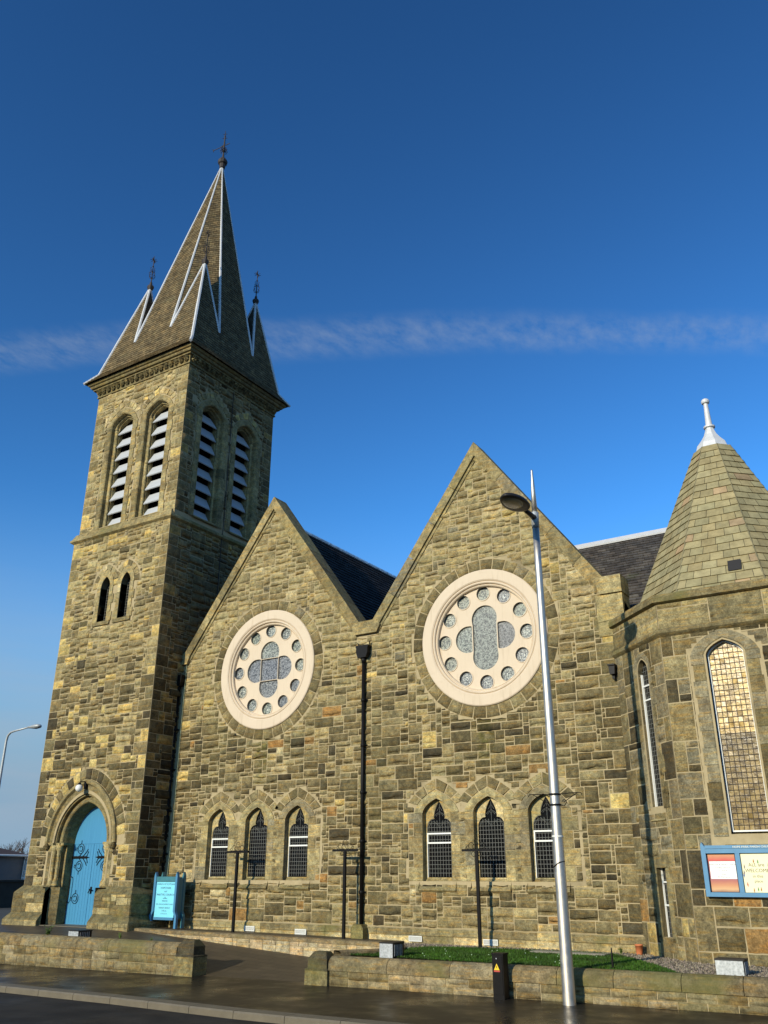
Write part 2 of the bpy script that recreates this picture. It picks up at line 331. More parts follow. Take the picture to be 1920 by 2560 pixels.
m, t, b = mat('dark_boundary_stone', rough=.95); c = mix(t, noise(t, 3, 6), (.03, .026, .02), (.08, .068, .05)); t.links.new(c, b.inputs['Base Color']); M['boundary'] = m
m, t, b = mat('weed_leaf', rough=.6); c = mix(t, noise(t, 30, 3), (.06, .12, .015), (.16, .25, .04)); t.links.new(c, b.inputs['Base Color']); M['leaf'] = m
m, t, b = mat('concrete_slab', rough=.9); c = mix(t, noise(t, 8, 5), (.22, .2, .15), (.34, .31, .24)); t.links.new(c, b.inputs['Base Color']); M['concrete'] = m

# ------------------------------------------------------------------ stonework
def frontP(yw): return lambda u, v, h=0: (u, yw-h, v)
def sideP(xw): return lambda u, v, h=0: (xw+h, u, v)
def backP(yw): return lambda u, v, h=0: (-u, yw+h, v)
def leftP(xw): return lambda u, v, h=0: (xw-h, -u, v)
def lineP(o, d):
    d = Vector((d[0], d[1])).normalized(); n = (d.y, -d.x)
    return lambda u, v, h=0: (o[0]+d.x*u+n[0]*h, o[1]+d.y*u+n[1]*h, v)

def inpoly(x, y, poly):
    c = False; j = len(poly)-1
    for i in range(len(poly)):
        xi, yi = poly[i]; xj, yj = poly[j]
        if (yi > y) != (yj > y) and x < (xj-xi)*(y-yi)/(yj-yi)+xi: c = not c
        j = i
    return c

def one_stone(mb, P, q, col, rnd, relief=.04, rough=1, cell=.14, keep=None, j=.009, m=0, base=.0105):
    """q: four corners bl, br, tr, tl in (u, v); a split face with a worn, uneven front"""
    (ax, ay), (bx, by), (cx, cy), (dx, dy) = q
    w = math.hypot(bx-ax, by-ay); h = math.hypot(dx-ax, dy-ay)
    if w < .03 or h < .03: return
    je = j/w; jv = j/h; bu = min(.32, .016/w); bt = min(.3, .014/h); bb = min(.3, .010/h)
    nu = max(1, int(round(w/cell))); nv = max(1, int(round(h/cell)))
    us = [je, je+bu]+[je+bu+(1-2*je-2*bu)*i/nu for i in range(1, nu)]+[1-je-bu, 1-je]
    nx = len(us); ledge = rough > .6 and h > .13 and rnd.random() < .62
    A = relief*rnd.uniform(.5, 1.1); tilt = rnd.uniform(-.25, .5); tu = rnd.uniform(-.4, .4)
    if ledge:
        # the split face stands out above a ragged break and is dished below it
        vl0 = rnd.uniform(.14, .45); B = relief*rnd.uniform(1.2, 2.7); up_ = max(1, int(round(h*(1-vl0)/cell)))
        k0 = rnd.random()*6.28; fr = rnd.uniform(1.2, 3.2); sl_ = rnd.uniform(-.16, .16)
        line = [min(.62, max(.09, vl0+sl_*(u-.5)+.05*math.sin(k0+fr*u*w*3)+rnd.uniform(-.045, .045)/max(h, .2)*.5)) for u in us]
        env = [min(1, max(.12, math.sin(math.pi*min(1, max(0, u)))**.6*rnd.uniform(.45, 1.1))) for u in us]
        rows = [('e', 0), ('l', .5), ('l', .97)]+[('u', q/up_) for q in range(up_+1)]+[('t', 0)]
        vs_ = rows
    else:
        vs_ = [('v', q) for q in [jv, jv+bb]+[jv+bb+(1-2*jv-bt-bb)*i/nv for i in range(1, nv)]+[1-jv-bt, 1-jv]]
    vs = []; ny = len(vs_)
    for iy, (kd, v) in enumerate(vs_):
        for ix, u in enumerate(us):
            edge = ix in (0, nx-1) or iy in (0, ny-1)
            ju = (rnd.uniform(-1, 1)*.009/w if 0 < ix < nx-1 else rnd.uniform(-.004, .006)/w)*rough
            if ledge:
                if kd == 'e': vv = jv
                elif kd == 'l': vv = jv+(line[ix]-jv)*v
                elif kd == 'u': vv = line[ix]+(1-jv-bt-line[ix])*v
                else: vv = 1-jv
                if kd == 'e' or kd == 't': vv += rnd.uniform(-.004, .004)/h
                hh = base if edge else (max(.017, A*.5*rnd.uniform(.5, 1.3)) if kd == 'l' else max(.019, A*.5+B*env[ix]*(1-.75*v)*rnd.uniform(.75, 1.2)))
            else:
                vv = v+(rnd.uniform(-1, 1)*.008/h)*rough
                hh = base if edge else max(.0165, A*(1+tilt*(.5-v)*1.6+tu*(u-.5))*(1+rough*rnd.uniform(-.5, .5)))
            uu = u+ju
            x = (1-uu)*(1-vv)*ax+uu*(1-vv)*bx+uu*vv*cx+(1-uu)*vv*dx
            y = (1-uu)*(1-vv)*ay+uu*(1-vv)*by+uu*vv*cy+(1-uu)*vv*dy
            vs.append((x, y, hh))
    fs = []
    for iy in range(ny-1):
        for ix in range(nx-1):
            a = iy*nx+ix; f = (a, a+1, a+nx+1, a+nx)
            if keep is not None and not all(keep(vs[i][0], vs[i][1]) for i in f): continue
            fs.append(f)
    if fs: mb.add([P(*p) for p in vs], fs, col, m)

def rubble(mb, P, u0, u1, v0, v1, pal, rnd, keep=None, quoin=(0, 0), unit=(.10, .09), wmax=8, hmax=4, relief=.035, cell=.14, qpal=None, m=0, qh=4, course=False):
    """snecked rubble: rectangles of random size packed on an uneven grid; quoin = long stones kept at the left / right end"""
    nx = max(2, int(round((u1-u0)/unit[0]))); ny = max(2, int(round((v1-v0)/unit[1])))
    hs_ = [rnd.uniform(.75, 1.25) for _ in range(ny)]; s = sum(hs_); ys = [v0]
    for q in hs_: ys.append(ys[-1]+q/s*(v1-v0))
    xs = [u0+(u1-u0)*i/nx for i in range(nx+1)]
    occ = [[False]*nx for _ in range(ny)]; st = []
    for side in (0, 1):
        if not quoin[side]: continue
        y = 0; k = side
        while y < ny:
            hh = min(rnd.choice((qh-1, qh, qh+1)), ny-y); ww = min(int(quoin[side]/unit[0]*(1.5 if k % 2 else 1)+rnd.choice((0, 0, 1))), nx//2)
            x = 0 if side == 0 else nx-ww
            st.append((x, y, ww, hh, True))
            for yy in range(y, y+hh):
                for xx in range(x, x+ww): occ[yy][xx] = True
            y += hh; k += 1
    for y in range(ny):
        x = 0
        while x < nx:
            if occ[y][x]: x += 1; continue
            hh = rnd.choices((1, 2, 3, 4, 5), (3, 6, 7, 3, .6))[0]; hh = min(hh, hmax, ny-y)
            if course: hh = min(course, ny-y)
            ww = int(round(hh*rnd.uniform(1.1, 2.5)))+1; ww = max(2, min(ww, wmax))
            free = 0
            while x+free < nx and not occ[y][x+free] and free < ww+1: free += 1
            if free <= ww: ww = free
            if ww < 2 and hh > 2: hh = 2
            ok = hh
            for yy in range(y, y+hh):
                if any(occ[yy][xx] for xx in range(x, x+ww)): ok = yy-y; break
            hh = max(1, ok)
            for yy in range(y, y+hh):
                for xx in range(x, x+ww): occ[yy][xx] = True
            st.append((x, y, ww, hh, False)); x += ww
    for (x, y, ww, hh, dressed) in st:
        j = lambda: rnd.uniform(-.012, .012)
        q = [(xs[x], ys[y]), (xs[x+ww], ys[y]), (xs[x+ww], ys[y+hh]), (xs[x], ys[y+hh])]
        cu, cv = (q[0][0]+q[2][0])/2, (q[0][1]+q[2][1])/2
        if keep is not None and not any(keep(a, b_) for a, b_ in q+[(cu, cv)]): continue
        col = (qpal if dressed and qpal else pal)(cu, cv, rnd)
        one_stone(mb, P, q, col, rnd, .02 if dressed else relief, .25 if dressed else 1, .3 if dressed else cell, keep, m=m)

def pick(rnd, opts):
    c = rnd.choices([o[0] for o in opts], [o[1] for o in opts])[0]; k = rnd.uniform(.88, 1.13); w = rnd.uniform(-.04, .04)
    return (c[0]*k*(1+w), c[1]*k, c[2]*k*(1-w))
DARK, DKBR, OLIVE, MID, TAN, PALE, OCHRE, GREYB, RUST = (.074, .061, .034), (.127, .103, .050), (.196, .160, .079), (.262, .215, .106), (.335, .277, .136), (.44, .365, .195), (.50, .385, .145), (.22, .19, .115), (.30, .178, .064)
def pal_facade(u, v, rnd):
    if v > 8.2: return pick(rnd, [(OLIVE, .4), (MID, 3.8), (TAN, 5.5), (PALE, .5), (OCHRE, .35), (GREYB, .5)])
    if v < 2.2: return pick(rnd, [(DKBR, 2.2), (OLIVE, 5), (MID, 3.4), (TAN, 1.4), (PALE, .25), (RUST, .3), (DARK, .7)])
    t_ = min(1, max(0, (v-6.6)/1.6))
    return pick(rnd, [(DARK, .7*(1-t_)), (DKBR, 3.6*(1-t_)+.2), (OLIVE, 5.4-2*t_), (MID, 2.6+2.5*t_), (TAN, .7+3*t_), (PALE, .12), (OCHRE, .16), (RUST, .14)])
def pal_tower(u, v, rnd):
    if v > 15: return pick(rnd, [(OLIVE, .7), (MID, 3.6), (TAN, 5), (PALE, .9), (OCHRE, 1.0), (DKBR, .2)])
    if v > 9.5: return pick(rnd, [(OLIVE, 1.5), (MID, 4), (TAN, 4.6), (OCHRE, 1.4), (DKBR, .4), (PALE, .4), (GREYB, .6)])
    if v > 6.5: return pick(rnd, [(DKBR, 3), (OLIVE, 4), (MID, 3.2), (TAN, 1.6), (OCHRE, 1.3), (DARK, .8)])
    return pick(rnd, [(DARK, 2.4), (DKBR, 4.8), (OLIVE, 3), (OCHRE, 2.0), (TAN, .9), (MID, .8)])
def pal_darker(u, v, rnd):
    c = pal_tower(u, v, rnd); return (c[0]*.66, c[1]*.62, c[2]*.60)  # tower palette with all tones lowered, used on the right face
def pal_quoin(u, v, rnd):
    if v > 9: return pick(rnd, [(OLIVE, 2), (MID, 3), (TAN, 2), (OCHRE, 1.3)])
    return pick(rnd, [(OCHRE, 1.6), (DKBR, 2.5), (OLIVE, 3), (DARK, 1.3)])
def pal_apse(u, v, rnd):
    if v < 1.25: return pick(rnd, [(DKBR, 2), (OLIVE, 2), (MID, 1.3), (RUST, 1.6), (OCHRE, .7), (DARK, 1.3)])
    if v > 7.4: return pick(rnd, [(MID, 2), (TAN, 2), (PALE, 1.2), (OLIVE, 1)])
    return pick(rnd, [(DARK, .9), (DKBR, 2.2), (GREYB, 3), (OLIVE, 3), (MID, 1.6)])
def pal_plain(*cols): return lambda u, v, rnd: pick(rnd, [(c, 1) for c in cols])
def pal_drs(u, v, rnd): return pick(rnd, [(OLIVE, 1.5), (MID, 3), (TAN, 2), (GREYB, 2)])

def arch(hw, spring, rise, n=9, c=0):
    """pointed arch line, left spring to right spring"""
    if rise < hw*.97:      # low arch with a clear point
        bz = []
        for i in range(n+1):
            q = i/n; x = (1-q)**2*hw+2*q*(1-q)*hw*.86; y = 2*q*(1-q)*rise*.60+q*q*rise; bz.append((c+x, spring+y))
        return [(2*c-x, y) for x, y in bz][:-1]+bz[::-1]
    Rr = (hw*hw+rise*rise)/(2*hw); a = math.asin(min(1, rise/Rr)); 
    right = [(c+hw-Rr+Rr*math.cos(a*i/n), spring+Rr*math.sin(a*i/n)) for i in range(n+1)]
    left = [(2*c-x, y) for x, y in right]
    return left[:-1]+right[::-1]
def opening(hw, sill, spring, rise, n=9, c=0):
    """closed counter-clockwise outline of a pointed opening"""
    return [(c-hw, sill), (c+hw, sill)]+arch(hw, spring, rise, n, c)[::-1]
def rect(u0, u1, v0, v1): return [(u0, v0), (u1, v0), (u1, v1), (u0, v1)]
def circ(c, r, n=64, a0=0): return [(c[0]+r*math.cos(a0+2*math.pi*i/n), c[1]+r*math.sin(a0+2*math.pi*i/n)) for i in range(n)]
def plate(mb, P, outer, holes, h, depth=None, col=(1, 1, 1), mat=0, outer_side=True):
    """flat face with holes; when depth is given the hole sides (and the outer side) run back by depth"""
    loops = [outer]+holes; pin = []; ed = []
    for l in loops:
        b = len(pin); pin += [Vector(p) for p in l]; ed += [(b+i, b+(i+1) % len(l)) for i in range(len(l))]
    pts, _, tri, *_r = delaunay_2d_cdt(pin, ed, [], 0, 1e-6)
    fs = []
    for f in tri:
        cx = sum(pts[i][0] for i in f)/len(f); cy = sum(pts[i][1] for i in f)/len(f)
        if not inpoly(cx, cy, outer) or any(inpoly(cx, cy, l) for l in holes): continue
        A, B, C_ = pts[f[0]], pts[f[1]], pts[f[2]]
        cr = (B[0]-A[0])*(C_[1]-A[1])-(B[1]-A[1])*(C_[0]-A[0])
        fs.append(tuple(f) if cr > 0 else tuple(reversed(f)))
    mb.add([P(x, y, h) for x, y in pts], fs, col, mat)
    if depth:
        for k, l in enumerate(loops):
            if k == 0 and not outer_side: continue
            n = len(l); vs = [P(x, y, h) for x, y in l]+[P(x, y, h-depth) for x, y in l]
            fs = [(i, n+i, n+(i+1) % n, (i+1) % n) if (k == 0) == False else (i, n+i, n+(i+1) % n, (i+1) % n) for i in range(n)]
            mb.add(vs, fs, col, mat)
def ring_blocks(mb, P, inner, outer, h, rnd, pal, groups, relief=.02, rough=.4, back=.0, m=0):
    """arch stones between two lines of equally many points; groups = number of stones"""
    n = len(inner)-1
    for g_ in range(groups):
        a = g_/groups*n; b_ = (g_+1)/groups*n
        def at(l, t):
            i = min(int(t), n-1); f = t-i; return (l[i][0]*(1-f)+l[i+1][0]*f, l[i][1]*(1-f)+l[i+1][1]*f)
        q = [at(inner, b_), at(inner, a), at(outer, a), at(outer, b_)]
        q = [at(inner, a), at(inner, b_), at(outer, b_), at(outer, a)]
        ar = sum(q[i][0]*q[(i+1) % 4][1]-q[(i+1) % 4][0]*q[i][1] for i in range(4))
        if ar < 0: q = [q[1], q[0], q[3], q[2]]
        PP = (lambda u, v, hh, P=P: P(u, v, h+hh))
        one_stone(mb, PP, q, pal(q[0][0], q[0][1], rnd), rnd, relief, rough, .16, m=m, base=-.01, j=.008)
def offset_arch(pts_in, hw, spring, rise, d, c, n=9): return arch(hw+d, spring, rise*(hw+d)/hw if rise > hw*.9 else rise+d*.85, n, c)
def bevel_line(mb, P, line, prof, col=(1, 1, 1), mat=0):
    """sweep a profile [(outward offset fn -> line)]: prof = list of (line, h)"""
    mb.loft([[P(u, v, h) for u, v in l] for l, h in prof], None, col, mat)

# ================================================================== THE CHURCH
church = empty('church', (-16, 0, 0))
tag(church, 'sandstone church with twin rose windows, slated spire and blue arched door', 'church')
X0, Y0 = -24.62, -1.41         # tower: right face, front face
TX0, TX1, TY1 = -30.44, X0, 4.42
FZ = frontP(0)
GC = (-20.37, -11.67); RZ = 8.55; RR = 2.16
WC = [GC[0]-.09+d for d in (-1.71, 0, 1.72)]+[GC[1]-.08+d for d in (-1.72, 0, 1.73)]
EAVE, PEAK = 9.27, 14.82
SL = (PEAK-EAVE)/4.0

# ---- front wall -----------------------------------------------------
XL, XR = -24.9, -7.50
out = [(XL, -.6), (XR, -.6), (XR, EAVE+.35), (GC[1]+4.0, EAVE+.02), (GC[1], PEAK+.1), (-16.02, EAVE+.02-.1), (GC[0], PEAK+.1), (GC[0]-4.0, EAVE), (XL, EAVE)]
wins = [opening(.485, 1.5, 3.40, .40, 7, c_) for c_ in WC]
roses = [circ((g_, RZ), RR-.03, 64) for g_ in GC]
mb = MB(); plate(mb, FZ, out, wins+roses, .012, .56, mat=1)
rnd = random.Random(11)
ban = []
for c_ in WC:
    ban += [[(c_-.97, 1.42), (c_+.97, 1.42), (c_+.97, 3.41), (c_-.97, 3.41)], opening(.76, 3.2, 3.40, .65, 7, c_), arch(1.16, 3.36, 1.04, 7, c_)[2:-2]+arch(.60, 3.36, .5, 7, c_)[2:-2][::-1]]
banb = [(min(p[0] for p in l), max(p[0] for p in l), min(p[1] for p in l), max(p[1] for p in l)) for l in ban]
def keep_front(u, v):
    for g_ in GC:
        if (u-g_)**2+(v-RZ)**2 < 2.51**2: return False
    if 1.3 < v < 4.6:
        for p, q in zip(ban, banb):
            if q[0] <= u <= q[1] and q[2] <= v <= q[3] and inpoly(u, v, p): return False
    if v > EAVE-.1:
        d = min(abs(u-g_) for g_ in GC)
        if v > PEAK-SL*d+.12: return False
    return True
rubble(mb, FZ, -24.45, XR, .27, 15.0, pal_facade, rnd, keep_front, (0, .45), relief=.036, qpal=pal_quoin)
front = mb.build('front_wall', [M['front'], M['mortar']], church, True)

# ---- base course ------------------------------------------------------
mb = MB(); rnd = random.Random(5)
PL = [(-24.5, -.06)]
prof = [(.27, .0), (.23, .07), (.06, .09), (.05, .06), (-.30, .07)]
x = -24.5
while x < XR:
    x2 = min(XR+.02, x+rnd.uniform(.8, 1.5)); col = pick(rnd, [(MID, 2), (OLIVE, 3), (TAN, 1)])
    a, b_ = x+.006, x2-.006
    mb.loft([[FZ(a, z, h), FZ(b_, z, h)] for z, h in prof[:3]][::-1], None, col)
    low = pick(rnd, [(PALE, 2), (TAN, 2), (MID, 1)])
    mb.loft([[FZ(a, z, h+rnd.uniform(-.008, .008)), FZ(b_, z, h+rnd.uniform(-.008, .008))] for z, h in prof[2:]][::-1], None, low)
    x = x2
mb.box((-24.5, -.05, -.35), (XR, .0, .255), (.1, .08, .05), 1)
mb.build('base_course', [M['mossy'], M['mortar']], church)

# ---- gable copings and kneelers ----------------------------------------
def coping(gc, name):
    mb = MB(); rnd = random.Random(int(gc*-7)); nrm = Vector((SL, 1)).normalized(); T = .30
    for sgn in (-1, 1):
        L = 4.02; k = 5; h0, h1 = -.62, .12
        for i in range(k):
            a = L*i/k+.004*(i > 0); b_ = L*(i+1)/k-.004
            def pt(d, t): return (gc+sgn*(d+nrm.x*t), PEAK+.02-SL*d+nrm.y*t)
            q = [pt(a, -.03), pt(b_, -.03), pt(b_, T-.03), pt(a, T-.03)]
            if i == 0: q[0] = (gc+sgn*.002, PEAK+.02-.05); q[3] = (gc+sgn*.002, PEAK+.02+T*math.hypot(SL, 1)-.05)
            if sgn < 0: q = q[::-1]
            col = pick(rnd, [(OLIVE, 2), (MID, 3), (GREYB, 2)])
            mb.prism(q, FZ, h0, h1, col)
            # small drip course under the front edge
            q2 = [pt(a, -.13), pt(b_, -.13), pt(b_, -.035), pt(a, -.035)]
            if i == 0: q2[0] = (gc+sgn*.002, PEAK-.2); q2[3] = (gc+sgn*.002, PEAK-.05)
            if sgn < 0: q2 = q2[::-1]
            mb.prism(q2, FZ, -.02, .055, col)
    return mb.build(name, M['dressed'], church)
for gc in GC: coping(gc, 'gable_coping')
def kneeler(poly, col):
    mb = MB(); mb.prism(poly, FZ, -.6, .135, col); return mb.build('kneeler', M['dressed'], church)
kneeler([(-16.46, 9.22), (-15.58, 9.22), (-15.44, 9.48), (-15.62, 9.66), (-16.42, 9.66), (-16.60, 9.48)], MID)
kneeler([(GC[1]+3.86, 9.24), (GC[1]+4.53, 9.24), (GC[1]+4.53, 9.76), (GC[1]+3.98, 9.76), (GC[1]+3.78, 9.52)], TAN)
kneeler([(-24.86, 9.16), (-24.30, 9.16), (-24.18, 9.50), (-24.36, 9.70), (-24.86, 9.40)], MID)
mb = MB(); mb.prism([(-7.95, 8.42), (-7.16, 8.5), (-7.16, 9.22), (-7.95, 9.22)], FZ, -.6, .07, TAN); mb.prism([(-7.95, 8.0), (-7.55, 8.0), (-7.16, 8.5), (-7.95, 8.415)], FZ, -.6, .05, MID)
mb.build('corbel', M['dressed'], church)

# ---- rose windows ------------------------------------------------------
def rose(gc, tall):
    mb = MB(); c0 = (gc, RZ); S = 72
    def ring(r, h): return [FZ(*p, h) for p in circ(c0, r, S)]
    # mouldings from the outside in
    prof = [(RR, -.02), (RR, .055), (RR-.03, .075), (1.84, .075), (1.80, .05), (1.79, .02), (1.765, .05), (1.735, .055), (1.71, .035), (1.70, -.02), (1.68, -.02), (1.66, -.005), (1.63, -.03), (1.62, -.12)]
    mb.loft([ring(r, h) for r, h in prof], None, (1, 1, 1), 0, True)
    holes = []; panes = []
    q = .385
    if not tall:
        for k in range(4):
            a = k*math.pi/2; loop = []
            ca, sa = math.cos(a), math.sin(a)
            th0 = math.asin(q*.93/.44)
            # lobe: circle of radius .44 at .60, cut straight on its inner side
            pts = [(.412, -.398), (.5, -.425)]+[(.60+.43*math.cos(w), .43*math.sin(w)) for w in np.linspace(-1.45, 1.45, 17)]+[(.5, .425), (.412, .398)]
            loop = [(gc+x*ca-y*sa, RZ+x*sa+y*ca) for x, y in pts]
            holes.append(loop)
        holes.append([(gc-.394, RZ-.394), (gc+.394, RZ-.394), (gc+.394, RZ+.394), (gc-.394, RZ+.394)])
        tones = [(.95, .95, 1.05), (1.25, 1.3, 1.2), (.9, .92, 1.05), (1.0, 1.0, 1.05), (.85, .88, 1.05)]
    else:
        pts = [(.44*math.cos(w), .60+.43*math.sin(w)) for w in np.linspace(-.15, math.pi+.15, 19)]
        low = [(.44*math.cos(w), -.60+.43*math.sin(w)) for w in np.linspace(math.pi-.15, 2*math.pi+.15, 19)]
        holes.append([(gc+x, RZ+y) for x, y in pts+[(-.415, .42), (-.415, -.42)]+low+[(.415, -.42), (.415, .42)]])
        for sg in (-1, 1):
            p2 = [(.445, -.395), (.5, -.425)]+[(.60+.43*math.cos(w), .43*math.sin(w)) for w in np.linspace(-1.45, 1.45, 17)]+[(.5, .425), (.445, .395)]
            l = [(gc+sg*x, RZ+y) for x, y in p2]; holes.append(l if sg > 0 else l[::-1])
        tones = [(.92, .98, .92), (1.15, 1.22, 1.12), (.66, .66, .72)]
    nq = len(holes)
    for k in range(12):
        a = math.pi/2+k*math.pi/6
        holes.append(circ((gc+1.42*math.cos(a), RZ+1.42*math.sin(a)), .225, 22))
    plate(mb, FZ, circ(c0, 1.62, S), holes, -.12, .10, outer_side=False)
    # raised lip round each light
    for l in holes:
        n = len(l); cx_ = sum(p[0] for p in l)/n; cy_ = sum(p[1] for p in l)/n
        def sc(f, h): return [FZ(cx_+(p[0]-cx_)*f, cy_+(p[1]-cy_)*f, h) for p in l]
        if n == 22: mb.loft([sc(1.10, -.121), sc(1.10, -.10), sc(1.0, -.10), sc(1.0, -.2)], None, (1, 1, 1), 0, True)
    ro = mb.build('rose_window', M['cream'], church, False)
    rg = random.Random(int(-gc*3))
    for i, l in enumerate(holes):
        mb = MB(); n = len(l); col = tones[i] if i < nq else rg.choice([(.8, .84, .95), (1.1, 1.2, 1.02), (1.2, 1.22, 1.05), (.9, .98, .98)])
        plate(mb, FZ, [((p[0]-0), p[1]) for p in l], [], -.19, None, col)
        if i >= nq and rg.random() < .55:      # leaded pattern of some roundels
            cx_ = sum(p[0] for p in l)/n; cy_ = sum(p[1] for p in l)/n
            for (ex, ey) in ((0, 0), (.09, 0), (-.09, 0), (0, .09), (0, -.09), (.075, .075), (-.075, .075), (.075, -.075), (-.075, -.075)):
                r_ = .035; mb.loft([[FZ(*p, -.186) for p in circ((cx_+ex, cy_+ey), r_, 10)], [FZ(*p, -.186) for p in circ((cx_+ex, cy_+ey), r_+.011, 10)]][::-1], None, (3.2, 3.2, 3.0), 0, True)
        nm = 'roundel_pane' if i >= nq else ('centre_pane' if (i == 4 or (tall and i == 0)) else 'lobe_pane')
        mb.build(nm, M['roseglass'], ro)
    mb = MB(); rr = random.Random(3)
    inn = circ(c0, RR+.005, 121-1, math.pi/2); ou = circ(c0, RR+.37, 121-1, math.pi/2); inn.append(inn[0]); ou.append(ou[0])
    ring_blocks(mb, FZ, inn, ou, .012, rr, lambda u, v, r_: pick(r_, [(OLIVE, 3), (DKBR, 2), (MID, 1.6)]) if v < 9.6 else pick(r_, [(OLIVE, 2), (MID, 3), (GREYB, 2)]), 34, .03, .55)
    mb.build('voussoir_ring', M['stone'], ro, True)
rose(GC[0], False); rose(GC[1], True)

# ---- small pointed windows -----------------------------------------------
def half_trefoil():
    """right half of the glazed shape, from the sill up to the point"""
    pts = [(.425, 1.60), (.425, 2.92)]
    for w in np.linspace(0, 1.9, 9)[1:]: pts.append((.425-.215+.215*math.cos(w), 2.96+.27*math.sin(w)))
    pts[-1] = (.175, 3.24)
    for w in np.linspace(0, 1, 7): pts.append((.185*(1-w**1.8)+.006, 3.27+.46*w))
    return pts
HT = half_trefoil()
TREF = HT+[(-x, y) for x, y in HT[::-1]]
def tref_in(x, y):
    return inpoly(x, y, TREF)
def fac_window(c_, transom, idx):
    rnd = random.Random(40+idx); mb = MB(); P = FZ
    # dressed surround: long and short jamb stones, then the arch
    z = 1.5; k = 0
    while z < 3.38:
        hz = min(rnd.uniform(.36, .5), 3.40-z)
        for sg in (-1, 1):
            wd = .80 if (k+(sg > 0)) % 2 else .98
            q = [(c_+sg*.485, z), (c_+sg*wd, z), (c_+sg*wd, z+hz), (c_+sg*.485, z+hz)]
            if sg < 0: q = [q[1], q[0], q[3], q[2]]
            one_stone(mb, lambda u, v, h: P(u, v, h+.008), q, pal_drs(0, 0, rnd), rnd, .02, .15, .4, j=.006)
            if wd < .9:
                zs = z
                while zs < z+hz-.02:
                    h2 = min(rnd.uniform(.16, .26), z+hz-zs); q = [(c_+sg*.805, zs), (c_+sg*.985, zs), (c_+sg*.985, zs+h2), (c_+sg*.805, zs+h2)]
                    if sg < 0: q = [q[1], q[0], q[3], q[2]]
                    one_stone(mb, P, q, pal_facade(0, 3, rnd), rnd, .03, 1, .14); zs += h2
        z += hz; k += 1
    ai = arch(.485, 3.40, .40, 7, c_); ao = arch(.76, 3.40, .64, 7, c_); am = arch(.60, 3.40, .50, 7, c_)
    col = pick(rnd, [(MID, 1), (TAN, 1), (GREYB, 1)])
    mb.loft([[P(u, v, -.18) for u, v in ai], [P(u, v, .01) for u, v in ai], [P(u, v, .045) for u, v in am], [P(u, v, .045) for u, v in ao], [P(u, v, -.01) for u, v in ao]], None, col)
    # plain reveal
    for sg in (-1, 1):
        a = [P(c_+sg*.485, 1.5, -.2), P(c_+sg*.485, 3.40, -.2)]; b_ = [P(c_+sg*.483, 1.5, .02), P(c_+sg*.483, 3.40, .02)]
        mb.loft([a, b_] if sg < 0 else [b_, a], None, col)
    # rough relieving arch above
    va = arch(.77, 3.40, .66, 7, c_); vb = arch(1.16, 3.36, 1.04, 7, c_)
    cut = [p for p in range(15)]
    ring_blocks(mb, P, va[2:-2], vb[2:-2], .012, rnd, lambda u, v, r_: pick(r_, [(OLIVE, 3), (DKBR, 1.5), (MID, 2), (TAN, .5)]), 6, .026, .5)
    # stone head cut to a trefoil
    head = [(c_-.48, 1.55), (c_+.48, 1.55)]+arch(.48, 3.40, .395, 7, c_)[::-1]
    plate(mb, P, head, [[(c_+x, y) for x, y in TREF]], -.16, .05, pick(rnd, [(TAN, 2), (PALE, 1)]), outer_side=False)
    wn = mb.build('window', M['dressed'], church)
    # sloping sill
    mb = MB(); sc_ = pick(rnd, [(MID, 1), (OLIVE, 1)])
    mb.loft([[P(c_-.62, 1.20, .03), P(c_+.62, 1.20, .03)], [P(c_-.62, 1.26, .10), P(c_+.62, 1.26, .10)], [P(c_-.52, 1.585, -.17), P(c_+.52, 1.585, -.17)]], None, sc_)
    mb.add([P(c_-.62, 1.20, .03), P(c_-.62, 1.26, .10), P(c_-.62, 1.5, .01), P(c_-.62, 1.20, .0), P(c_+.62, 1.20, .03), P(c_+.62, 1.26, .10), P(c_+.62, 1.5, .01), P(c_+.62, 1.20, .0)], [(0, 1, 2, 3), (7, 6, 5, 4)], sc_)
    mb.build('sill', M['mossy'], wn)
    mb = MB(); plate(mb, P, [(c_+x*1.01, y) for x, y in TREF], [], -.20, None); mb.build('pane', M['glass'], wn)
    # lead lattice behind a wire guard
    mb = MB(); h = -.185
    def seg(x0, y0, x1, y1, w=.010):
        if abs(x1-x0) < abs(y1-y0): mb.box((c_+x0-w/2, -h-.004, y0), (c_+x0+w/2, -h, y1))
        else: mb.box((c_+x0, -h-.0043, y0-w/2), (c_+x1, -h, y0+w/2))
    for i in range(-4, 5):
        x_ = i*.093; ys = [y for y in np.arange(1.62, 3.2, .02) if tref_in(x_, y)]
        if ys: seg(x_, ys[0], x_, ys[-1])
    for y_ in np.arange(1.72, 3.2, .115):
        xs_ = [x for x in np.arange(-.43, .44, .01) if tref_in(x, y_)]
        if xs_: seg(xs_[0], y_, xs_[-1], y_)
    for l in ([(-.2, 3.0), (-.1, 3.18), (0, 3.0), (.1, 3.18), (.2, 3.0)], [(0, 3.0), (0, 3.66)], [(-.12, 3.3), (0, 3.45), (.12, 3.3)], [(-.09, 3.45), (0, 3.58), (.09, 3.45)], [(-.17, 3.32), (-.07, 3.40), (0, 3.32), (.07, 3.40), (.17, 3.32)], [(-.38, 2.95), (-.30, 3.12), (-.20, 3.16), (-.06, 3.05), (0, 2.95), (.06, 3.05), (.20, 3.16), (.30, 3.12), (.38, 2.95)]):
        mb.tube([P(c_+x, y, h) for x, y in l], .008, 4)
    mb.build('lead_lattice', M['came'], wn)
    mb = MB()
    edge = [(c_+x*.965, 1.6+(y-1.6)*.993) for x, y in TREF]
    mb.loft([[P(x, y, -.172) for x, y in edge], [P(c_+(x-c_)*1.035, 1.6+(y-1.6)/.993, -.172) for x, y in edge]], None, (1, 1, 1), 0, True)
